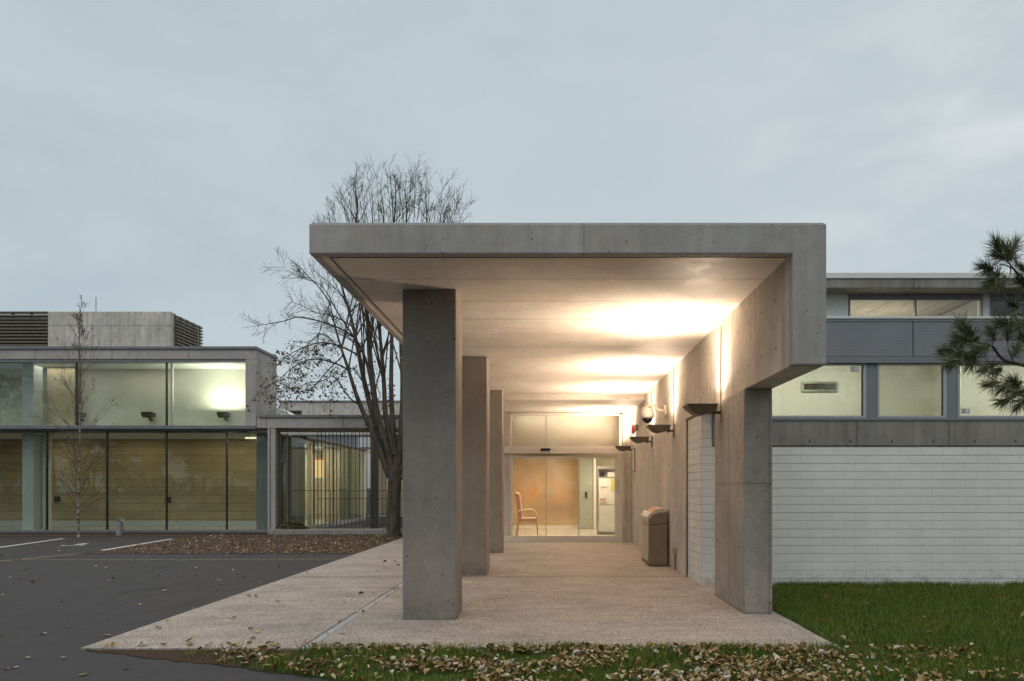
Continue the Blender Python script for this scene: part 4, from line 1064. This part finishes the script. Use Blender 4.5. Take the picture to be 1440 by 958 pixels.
TY = 22.4
def big_tree():
    t = thing('bare_tree', 'large bare autumn tree with forked trunk rising behind the canopy', 'tree', (P(553, 0, TY).x, TY, 0))
    tr = MB()
    path = [P(553.5, 757, TY), P(553.5, 745, TY), P(553, 720, TY), P(554, 690, TY), P(556, 668, TY), P(557, 655, TY)]
    tr.tube(smooth_path(path), [.27, .25, .235, .22]+[.215]*4+[.205]*4+[.20]*4+[.20, .20, .19, .18, .17][:5], 14)
    br = MB(); tips = []; low = []
    limbs = [  # pixel paths, depth drift, start radius
        ([(549, 672), (540, 650), (528, 618), (513, 585), (500, 552), (490, 520), (480, 490), (470, 455), (464, 425)], -1.6, .105),
        ([(552, 668), (545, 640), (533, 612), (522, 575), (513, 540), (505, 500), (500, 475), (492, 440), (480, 400), (470, 350), (462, 300)], .8, .11),
        ([(553, 665), (542, 625), (532, 590), (526, 555), (520, 500), (518, 460), (514, 430), (505, 380), (500, 320), (503, 290), (500, 268)], -.8, .115),
        ([(556, 665), (556, 640), (548, 612), (542, 580), (540, 540), (537, 500), (534, 460), (536, 400), (535, 340), (540, 300), (533, 266)], 1.6, .10),
        ([(557, 668), (562, 640), (564, 610), (566, 570), (566, 530), (564, 480), (566, 420), (565, 360), (572, 300), (568, 262)], -1.5, .11),
        ([(558, 670), (570, 645), (578, 600), (584, 550), (590, 480), (592, 420), (600, 350), (600, 300), (598, 268)], .6, .105),
        ([(558, 672), (575, 655), (592, 620), (604, 560), (612, 490), (615, 420), (618, 350), (624, 310), (628, 290)], 1.8, .10),
        ([(559, 674), (580, 660), (605, 640), (625, 590), (640, 520), (642, 450), (644, 390), (640, 350), (640, 330)], -1.2, .08),
        ([(530, 600), (527, 570), (518, 520), (508, 490), (495, 470), (475, 440), (455, 405), (437, 394)], -2.4, .055),
        ([(556, 640), (552, 590), (550, 540), (551, 480), (550, 420), (552, 340), (556, 290), (556, 255)], .2, .085),
    ]
    for (px, dy, r0) in limbs:
        n = len(px); pts = [P(x, y, TY+dy*(i/(n-1))**1.5) for i, (x, y) in enumerate(px)]
        sp = smooth_path(pts); m = len(sp)
        rad = [max(.007, r0*1.12*(1-.93*(i/(m-1))**1.0)) for i in range(m)]
        br.tube(sp, rad, 8, cap=True)
        for i in range(m):
            z = sp[i].z
            if z < 5.6: continue
            d = (sp[min(i+1, m-1)]-sp[max(i-1, 0)]).normalized()
            nb = 1 if z > 7.5 else 1
            for c in range(nb):
                if random.random() < (.75 if z > 7 else .4):
                    ax = d.cross(rvec()).normalized(); dd = Matrix.Rotation(R(random.uniform(25, 55)), 3, ax) @ d
                    L = random.uniform(.7, 1.7) if z > 7.5 else random.uniform(.6, 1.4)
                    L = min(L, max(.35, (11.0-z)*.8))
                    grow(br, tips, sp[i], dd, L, min(.02, rad[i]*.6), 2, .10, .15)
    # long straight shoots fanning out to the rounded crown outline
    for k in range(50):
        u = (k+random.random())/50; a = R(178-176*u); ex_ = 559+math.cos(a)*random.uniform(74, 98); ey_ = 322-math.sin(a)*random.uniform(66, 88)
        sx_ = 553+math.cos(a)*30+random.uniform(-10, 10); dyy = random.uniform(-2.2, 2.2)
        lm, ldy, _ = random.choice([q for q in limbs if len(q[0]) > 8 and abs(q[0][5][0]-sx_) < 45] or limbs[2:4])
        li = random.choice([i for i in range(len(lm)) if 400 < lm[i][1] < 560]); b0 = P(lm[li][0], lm[li][1], TY+ldy*(li/(len(lm)-1))**1.5)
        sp = smooth_path([b0, P(sx_*.55+ex_*.45+random.uniform(-5, 5), 390-.3*(322-ey_), TY+dyy*.7), P(ex_, ey_, TY+dyy)])
        m = len(sp); rad = [.026-.022*i/(m-1) for i in range(m)]; br.tube(sp, rad, 5)
        for i in range(2, m):
            for c in range(2):
                d = (sp[min(i+1, m-1)]-sp[i-1]).normalized(); ax = d.cross(rvec()).normalized()
                if random.random() < .8: grow(br, tips, sp[i], Matrix.Rotation(R(random.uniform(18, 42)), 3, ax) @ d, random.uniform(.3, .65), .006, 1, .05, .12, (20, 45), (2, 5), .003)
    # sweeping lower-left branches
    sweeps = [([(500, 475), (478, 462), (450, 452), (420, 446), (398, 452), (375, 456), (364, 458)], -2.5, .03),
              ([(497, 460), (470, 445), (445, 440), (425, 430), (410, 425)], -1.5, .022),
              ([(505, 500), (478, 487), (450, 482), (420, 492), (398, 505), (385, 520)], -2.8, .03),
              ([(490, 520), (468, 510), (440, 505), (415, 515), (390, 535), (372, 545)], -2., .028),
              ([(478, 490), (455, 470), (440, 478), (420, 500), (405, 530), (398, 552)], -.8, .022),
              ([(483, 500), (462, 520), (440, 545), (418, 552), (385, 560)], -1.8, .022),
              ([(507, 570), (492, 560), (470, 530), (455, 535), (430, 540), (412, 548)], -3., .025),
              ([(470, 455), (466, 440), (452, 460), (440, 500), (430, 530)], -1.2, .02),
              ([(466, 425), (455, 445), (447, 480), (440, 520)], -2., .018),
              ([(464, 425), (445, 400), (430, 385), (422, 375)], -1., .02),
              ([(525, 560), (512, 540), (498, 520), (484, 522), (470, 540), (462, 560)], .8, .022),
              ([(535, 560), (528, 530), (520, 500), (530, 560), (527, 590)], 1.4, .012)]
    for (px, dy, r0) in sweeps:
        n = len(px); pts = [P(x, y, TY+dy*(i/(n-1))) for i, (x, y) in enumerate(px)]
        sp = smooth_path(pts); m = len(sp)
        rad = [max(.005, r0*(1-.8*i/(m-1))) for i in range(m)]
        br.tube(sp, rad, 6, cap=False)
        for i in [i for i in range(2, m) for _ in range(2)]:
            if random.random() < .62:
                d = (sp[min(i+1, m-1)]-sp[i-1]).normalized()
                ax = d.cross(rvec()).normalized(); dd = Matrix.Rotation(R(random.uniform(25, 60)), 3, ax) @ d
                k0 = len(tips); grow(br, tips, sp[i], dd, random.uniform(.25, .75), .008, 1, -.02, .16, kmin=.003)
                low += [q for q in tips[k0:]]
    tr.build('trunk', M['bark'], t, 0, True)
    br.build('branches', M['bark'], t, 0, True)
    lf = MB()
    for (p, d, l) in low:
        y = 687-(p.z-1.5)*1000/p.y
        if y > 480 and random.random() < .42:
            for k in range(random.randint(1, 4)): leaf(lf, p+rvec()*.09, random.uniform(.05, .095))
    for k in range(130):
        c = random.choice([(383, 545), (378, 560), (400, 560), (420, 525), (436, 552), (470, 555), (548, 555), (552, 500), (545, 572)])
        leaf(lf, P(c[0]+random.gauss(0, 8), c[1]+random.gauss(0, 6), TY-random.uniform(0, 2)), random.uniform(.05, .1))
    lf.build('leaves', M['treeleaf'], t)
    return t
tree = big_tree()

def birch():
    YB_ = 22.3; t = thing('young_birch', 'slender young birch with white trunk against the glass wing', 'tree', (P(111, 0, YB_).x, YB_, 0))
    tr = MB(); path = smooth_path([P(110.5, 756, YB_), P(110, 720, YB_), P(111, 690, YB_), P(111.5, 650, YB_), P(112, 600, YB_), P(112, 560, YB_)])
    tr.tube(path, [.040-.018*i/(len(path)-1) for i in range(len(path))], 10)
    tr.build('trunk', M['birch'], t, 0, True)
    br = MB(); tips = []
    top = smooth_path([P(112, 560, YB_), P(113, 520, YB_), P(111, 490, YB_), P(112, 465, YB_), P(113, 440, YB_)])
    br.tube(top, [.024-.019*i/(len(top)-1) for i in range(len(top))], 6)
    full = path+top[1:]
    for i, p in enumerate(full):
        y = 687-(p.z-1.5)*1000/p.y
        if y > 722: continue
        for s in (-1, 1, 0):
            if random.random() < (.62 if y > 520 else .4):
                low = y > 610
                ang = random.uniform(30, 55) if low else random.uniform(12, 34)
                d = Vector((math.sin(R(ang))*(s if s else random.uniform(-.4, .4)), random.uniform(-.5, .5), math.cos(R(ang)))).normalized()
                L = random.uniform(.9, 1.7) if low else random.uniform(.5, 1.35)
                if y < 500: L *= .42
                grow(br, tips, p, d, L, .009 if low else .008, 2 if not low else 1, .04 if low else .10, .10, (15, 40), (3, 6), .0028)
    # long arching low branches
    for px in ([(111, 665), (95, 640), (78, 630), (60, 632), (45, 640)], [(111, 690), (125, 660), (150, 640), (165, 650), (182, 672)], [(111, 722), (128, 708), (142, 700), (160, 700)],
               [(111, 640), (122, 612), (138, 590), (155, 572)], [(111, 650), (98, 620), (85, 600), (60, 590), (52, 585)]):
        sp = smooth_path([P(x, y, YB_+random.uniform(-.3, .3)) for x, y in px]); br.tube(sp, [.009-.006*i/(len(sp)-1) for i in range(len(sp))], 4)
        for i in range(4, len(sp)):
            if random.random() < .5: grow(br, tips, sp[i], (sp[i]-sp[i-1]).normalized()+rvec()*.7, random.uniform(.2, .5), .004, 1, .0, .15, kmin=.0025)
    br.build('branches', M['birchtwig'], t, 0, True)
    lf = MB()
    for (p, d, l) in tips:
        if random.random() < .20: leaf(lf, p, random.uniform(.03, .055))
    lf.build('leaves', M['treeleaf'], t)
birch()

def needles(mb, p, d, n=105, L=.125, w=.0017, cone=95):
    d = d.normalized()
    for i in range(n):
        ax = d.cross(rvec()).normalized(); a = abs(random.gauss(0, .55))*cone*.8; a = min(a, 125)
        dd = Matrix.Rotation(R(a), 3, ax) @ d
        s = p-d*random.uniform(0, .075)+rvec()*.004; l = L*random.uniform(.65, 1.12)
        side = dd.cross(rvec()).normalized()*w; bend = rvec()*l*.07
        mid = s+dd*l*.55+bend*.6; tip = s+dd*l+bend
        n0 = len(mb.v); mb.v += [tuple(x) for x in (s-side, s+side, mid+side*.9, mid-side*.9, tip)]
        mb.face((n0, n0+1, n0+2, n0+3)); mb.face((n0+3, n0+2, n0+4))
def pine():
    Y0 = 5.3; tx = 5.55
    t = thing('pine_tree', 'dark green pine whose long-needled branches reach in from the right edge', 'tree', (tx, 5.6, 0))
    MB().tube([(tx, 5.6, -.05), (tx+.02, 5.6, 1), (tx-.03, 5.62, 3), (tx, 5.58, 6), (tx, 5.6, 8.5)], [.19, .16, .13, .08, .02], 12).build('trunk', M['pinebark'], t, 0, True)
    br = MB(); nd = MB()
    def tuft(x, y, dx, dy, s=1.):
        Yt = Y0+random.uniform(-.25, .25)*(x < 1445)+max(0, x-1445)/900.; p = P(x, y, Yt); q = P(x+dx, y+dy, Yt+random.uniform(-.02, .02)); needles(nd, p, q-p, int(190*s), .13*s)
    # (branch pixel path), tufts along it as (x, y, direction)
    paths = [[(1600, 480), (1500, 440), (1455, 405), (1425, 378), (1405, 350)], [(1455, 405), (1432, 385), (1418, 370), (1408, 361)], [(1425, 378), (1405, 371), (1388, 377)],
             [(1430, 372), (1428, 358), (1427, 346)], [(1500, 440), (1445, 413), (1412, 405), (1398, 400)], [(1421, 375), (1420, 388), (1407, 400)],
             [(1600, 560), (1500, 530), (1440, 514), (1410, 505), (1395, 487), (1372, 480), (1355, 462)], [(1440, 514), (1410, 509), (1378, 508), (1352, 503), (1332, 495)], [(1378, 508), (1360, 512), (1342, 512)],
             [(1410, 505), (1395, 492), (1380, 503), (1362, 503)], [(1425, 508), (1418, 490), (1416, 470)], [(1395, 487), (1396, 475), (1394, 468)],
             [(1500, 530), (1455, 540), (1425, 535), (1400, 525), (1385, 520)], [(1600, 620), (1500, 575), (1455, 562), (1430, 553), (1410, 546), (1392, 541)], [(1455, 562), (1430, 565), (1412, 563)], [(1500, 440), (1465, 428), (1440, 430), (1424, 430)],
             [(1480, 430), (1460, 450), (1435, 455), (1410, 455)], [(1470, 500), (1450, 480), (1440, 476)], [(1480, 395), (1460, 380), (1438, 377)]]
    for px in paths:
        sp = smooth_path([P(x, y, Y0+(x-1380)/900.) for x, y in px]); r0 = .013 if px[0][0] > 1590 else .007
        if px[0][0] > 1590: sp = smooth_path([Vector((tx, 5.6, sp[0].z-.25)), sp[0]], 3)[:-1]+sp; r0 = .028
        br.tube(sp, [max(.0028, r0*(1-.88*(i/(len(sp)-1))**.6)) for i in range(len(sp))], 6)
    tf = [(1402, 347, -3, -8), (1427, 345, 3, -8), (1408, 361, -8, -3), (1421, 362, 5, -4), (1386, 376, -9, -2), (1394, 397, -6, 4), (1405, 399, -5, 6), (1437, 376, -5, -5), (1424, 429, -6, -3),
          (1352, 458, -5, -7), (1352, 476, -8, -2), (1370, 479, -5, 3), (1394, 468, -3, -7), (1417, 467, 0, -8), (1331, 494, -8, -1), (1340, 511, -8, 4), (1359, 502, -7, 0), (1366, 512, -5, 6), (1386, 519, -7, 3), (1400, 523, -6, 3),
          (1392, 541, -8, 2), (1409, 546, -5, 5), (1426, 537, -5, -6), (1435, 552, -5, 2), (1412, 564, -7, 4), (1434, 568, -5, 6), (1429, 492, 2, -7), (1410, 455, -7, -2), (1436, 457, -6, 2), (1440, 476, -4, -6), (1362, 466, -5, -5), (1345, 485, -7, -4), (1378, 491, -6, 2), (1347, 500, -7, 4),
          (1395, 385, -7, -2), (1415, 352, -3, -7), (1436, 396, -5, -5), (1425, 545, -5, 4),
          (1470, 422, -6, 3), (1500, 446, -6, 4), (1482, 522, -6, -3), (1520, 542, -7, 3), (1492, 572, -6, 4), (1545, 595, -6, -4), (1560, 475, -5, -5), (1530, 452, -6, 3), (1465, 405, -6, -4), (1475, 556, -6, -3), (1560, 552, -6, 4), (1580, 610, -6, -3)]
    for (x, y, dx, dy) in tf: tuft(x, y, dx, dy, random.uniform(.9, 1.1))
    # the rest of the tree, outside the picture
    for i in range(34):
        z = random.uniform(2.6, 8.2); a = random.uniform(-math.pi*.62, math.pi*.62); L = (9-z)*.28+.3
        d = Vector((math.cos(a), math.sin(a), random.uniform(.0, .3)))
        p = Vector((tx, 5.6, z)); sp = [p+d*L*k/5+Vector((0, 0, .02*k*k)) for k in range(6)]
        br.tube(sp, [.03-.005*k for k in range(6)], 5)
        for k in range(9):
            q = p+d*L*random.uniform(.35, 1.05)+rvec()*.28
            needles(nd, q, d+rvec()*.6, 60, .13, .003); br.tube([p+d*L*.5, q], [.006, .004], 4)
    br.build('branches', M['pinebark'], t, 0, True); nd.build('needles', M['needle'], t)
pine()

# trees and hedge behind the photographer, mirrored in the glazing
def dense_tree():
    t = thing('evergreen_tree', 'dense dark evergreen tree across the car park', 'tree', (0, 0, 0), 'evergreens across the car park')
    MB().tube([(0, 0, 0), (.05, 0, 2), (0, 0, 6)], [.25, .18, .05], 10).build('trunk', M['bark'], t, 0, True)
    lf = MB(); cl_ = []
    for k in range(46):
        z = random.uniform(1.2, 8.8); r = 2.6*math.sqrt(max(.05, 1-((z-4.2)/5.2)**2)); a = random.uniform(0, 2*math.pi); rr_ = r*math.sqrt(random.random())
        cl_.append((Vector((math.cos(a)*rr_, math.sin(a)*rr_, z)), random.uniform(.5, 1.0)))
    for (c, s) in cl_:
        for k in range(85): leaf(lf, c+rvec()*s*random.random()**.4, random.uniform(.16, .30))
    lf.build('crown', M['evergreen'], t); return t
dt = dense_tree()
spots = [(-64+k*3.7, -21+2.2*math.sin(k*2.1), .70+.12*math.sin(k*1.7)) for k in range(26)]+[(-32, -16, 1.1), (-37, -17, 1.25), (-27, -18, .9), (-44, -15, 1.1), (3, -22, .8), (9, -24, 1.0), (16, -22, .9), (-50, -18, 1.3), (24, -26, 1.2)]
for i, (x, y, s) in enumerate(spots):
    q = dt if i == 0 else copy_tree(dt)
    q.location = (x, y, 0); q.scale = (s, s, s); q.rotation_euler = (0, 0, i*1.3)
for i, (x, y, s) in enumerate(((-22, -9, 1.), (6, -12, .85), (-30, -6, 1.1))):
    q = copy_tree(tree, None, 'large bare tree standing across the car park'); q['group'] = 'bare trees across the car park'
    q.location = (x, y, 0); q.scale = (s, s, s); q.rotation_euler = (0, 0, 1.+i*1.7)

# parked car mirrored in the glass wing (stands left of the picture)
def car(cx, cy):
    t = thing('parked_car', 'silver hatchback parked on the asphalt before the glass wing', 'car', (cx, cy, -.02))
    def sec(pts, hw): return pts
    low = [(-2.05, .28), (-2.1, .55), (-1.95, .78), (-1.05, .92), (1.5, .98), (1.95, .92), (2.05, .6), (2.0, .28)]
    b = MB(); n = len(low)
    for (yy, s) in ((-.86, .97), (-.80, 1.), (.80, 1.), (.86, .97)):
        for (px, pz) in low: b.v.append((cx+px*s, cy+yy, pz if s == 1. else .3+(pz-.3)*.93))
    for j in range(3):
        for i in range(n): b.face((j*n+i, j*n+(i+1) % n, (j+1)*n+(i+1) % n, (j+1)*n+i))
    b.face(tuple(range(n))); b.face(tuple(range(4*n-1, 3*n-1, -1)))
    b.build('body', M['carpaint'], t, .03)
    cab = [(-1.1, .90), (-.35, 1.38), (.3, 1.46), (1.2, 1.42), (1.85, .93)]
    b = MB(); n = 5
    for (yy, zz) in ((-.80, 0), (-.62, 1), (.62, 1), (.80, 0)):
        pass
    for side in (-1, 1):
        for (px, pz) in cab: b.v.append((cx+px, cy+side*(.80-.17*(pz-.9)/.55), pz))
    b.face((0, 1, 2, 3, 4)); b.face((9, 8, 7, 6, 5))
    for i in range(4): b.face((i, i+5, i+6, i+1))
    b.build('cabin_glass', M['blackglass'], t, .02)
    MB().prism([(-.40, 1.385), (.3, 1.475), (1.25, 1.43), (1.2, 1.40), (.3, 1.44), (-.36, 1.36)], 'y', cy-.66, cy+.66).build('roof', M['carpaint'], t, .01) if False else None
    r_ = MB(); 
    r_.prism([(cx-.40, 1.375), (cx+.3, 1.475), (cx+1.25, 1.435), (cx+1.2, 1.40), (cx+.3, 1.44), (cx-.36, 1.355)], 'y', cy-.66, cy+.66); r_.build('roof', M['carpaint'], t, .01)
    for px in (-1.3, 1.3):
        for s in (-1, 1):
            w = MB().lathe([(.2, -.1), (.3, -.1), (.31, -.08), (.31, .08), (.3, .1), (.2, .1)], (cx+px, cy+s*.78, .29), 24, 'y').build('wheel', M['rubber'], t)
            MB().lathe([(.19, -.11), (.19, .11)], (cx+px, cy+s*.78, .29), 16, 'y').build('rim', M['steel'], w)
    for s in (-1, 1): box('headlight', M['whitepaint'], t, cx-2.1, cy+s*.62-.15, .58, cx-1.98, cy+s*.62+.15, .72, .02)
car(-19.6, 13.4)

# ================================================================ grass and leaves
import numpy as np
rng = np.random.default_rng(5)
def np_mesh(name, verts, faces_n, k, m):
    me = bpy.data.meshes.new(name); nv = len(verts)
    me.vertices.add(nv); me.vertices.foreach_set('co', verts.astype('f').ravel())
    nf = nv//k; me.loops.add(nf*k); me.loops.foreach_set('vertex_index', np.arange(nf*k, dtype='i'))
    me.polygons.add(nf); me.polygons.foreach_set('loop_start', np.arange(0, nf*k, k, dtype='i')); me.polygons.foreach_set('loop_total', np.full(nf, k, dtype='i'))
    me.materials.append(m); me.update(); me.validate(); o = bpy.data.objects.new(name, me); C.objects.link(o); return o
def blades(N, xr, yr, hmin, hmax, keep):
    x = rng.uniform(*xr, N); y = rng.uniform(*yr, N); ok = np.array([keep(a, b) for a, b in zip(x, y)]); x = x[ok]; y = y[ok]; n = len(x)
    h = rng.uniform(hmin, hmax, n); a = rng.uniform(0, 2*np.pi, n); w = rng.uniform(.002, .0045, n); ln = rng.uniform(.1, .75, n)*h; la = rng.uniform(0, 2*np.pi, n)
    b = np.stack([x, y, np.full(n, -.01)], 1); s = np.stack([np.cos(a)*w, np.sin(a)*w, np.zeros(n)], 1)
    tip = b+np.stack([np.cos(la)*ln, np.sin(la)*ln, h], 1)
    return np.stack([b-s, b+s, tip], 1).reshape(-1, 3)
from mathutils import noise as mn
def clump(x, y, s=1.7, th=-.1): return mn.noise(Vector((x*s, y*s, .3))) > th+random.uniform(-.35, .35)
def k_lawn(x, y):
    if mn.noise(Vector((x*1.1, y*1.5, 9))) > .28 and random.random() < .6: return False
    if y < 6.9 and x < 4.8 and random.random() < .45: return False
    return inside(x, y, LAWN) and x > 2.80 and (y > 6.9 or x > 3.2)
def k_verge(x, y):
    if not inside(x, y, LAWN) or y > 6.66: return False
    if y > 6.58-.12*mn.noise(Vector((x*3, 0, 0))) and random.random() < .35: return False
    if x < -2.4 and random.random() < .75: return False
    if x < -3.3: return False
    return clump(x, y, 2.3, -.05)
v1 = blades(120000, (2.8, 9.5), (5.6, 10.97), .03, .075, k_lawn)
v2 = blades(52000, (-3.3, 4.5), (5.0, 6.66), .025, .075, k_verge)
v4 = blades(5000, (-2.3, 2.7), (6.52, 6.68), .05, .11, lambda x, y: inside(x, y, LAWN) and random.random() < .25+.75*max(0, mn.noise(Vector((x*2.1, 0, 3)))*2+.3))
v3 = blades(9000, (2.8, 9.5), (10.85, 10.985), .05, .12, k_lawn)
o = np_mesh('grass', np.concatenate([v1, v2, v3, v4]), None, 3, M['grass']); tag(o, 'short dark green grass of the lawn and front verge', 'grass', None, 'stuff')
lit = MB()
def drop(x, y, z, s, tilt=.35, curl=.4): leaf(lit, Vector((x, y, z)), s, tilt, curl)
cnt = 0
while cnt < 3300:                      # thick litter on the front verge
    x = random.uniform(-4.2, 9.); y = random.uniform(5.0, 6.72)
    if not inside(x, y, LAWN): continue
    dens = 1. if -2.2 < x < 2.2 else (max(.04, .55+(x+2.2)*.5) if x <= -2.2 else max(.05, .75-(x-2.2)*.33))
    dens *= .12+.88*max(0, min(1, .45+mn.noise(Vector((x*1.6, y*2.6, 5)))*2.6))
    if random.random() > dens: continue
    drop(x, y, random.uniform(.004, .035), random.triangular(.02, .09, .045), .14 if random.random() < .8 else .7, .5); cnt += 1
for k in range(170):                    # scattered on the lawn
    x = random.uniform(2.8, 9); y = random.uniform(5.7, 10.8)
    if random.random() < (10.8-y)/5.: drop(x, y, random.uniform(.03, .06), random.uniform(.04, .08), .45)
for k in range(2600):                   # on the bare soil strip
    x = random.uniform(-11.0, -4.45); y = random.uniform(16.4, 23.3)
    if random.random() < .35+.65*((x+11)/6.5): drop(x, y, random.uniform(-.004, .008), random.uniform(.035, .075), .25)
for k in range(420):                    # on the asphalt
    x = random.uniform(-19, -2.5); y = random.uniform(5.4, 18)
    if x < -4.45 or y < 6.6: drop(x, y, -.014, random.uniform(.04, .08), .10, .3)
for k in range(34):                     # on the paving
    x = random.uniform(-4.3, -1.9); y = 6.8+8*random.random()**1.6; drop(x, y, .014, random.uniform(.05, .09), .2)
for k in range(60): drop(random.uniform(-4.3, 2.8), 6.72+abs(random.gauss(0, .05)), .014, random.uniform(.04, .08), .3)
for k in range(22): drop(random.uniform(-2.36, -2.2), random.uniform(6.9, 12), .008, random.uniform(.03, .07), .2)
o = lit.build('fallen_leaves', M['leaf']); tag(o, 'tan and brown fallen leaves scattered over verge, soil and asphalt', 'leaves', None, 'stuff')
hp = MB()
for k in range(420):
    a = random.uniform(0, 6.28); r_ = .55*math.sqrt(random.random()); z = .16+max(0, .34*(1-r_/.55))*random.random()**.5
    leaf(hp, Vector((P(411, 0, 23.7).x+math.cos(a)*r_, 23.7+math.sin(a)*r_*.4, z)), random.uniform(.05, .10), .7)
o = hp.build('leaf_heap', M['treeleaf']); tag(o, 'small heap of brown dead leaves on the concrete ledge', 'leaf heap', None, 'stuff')
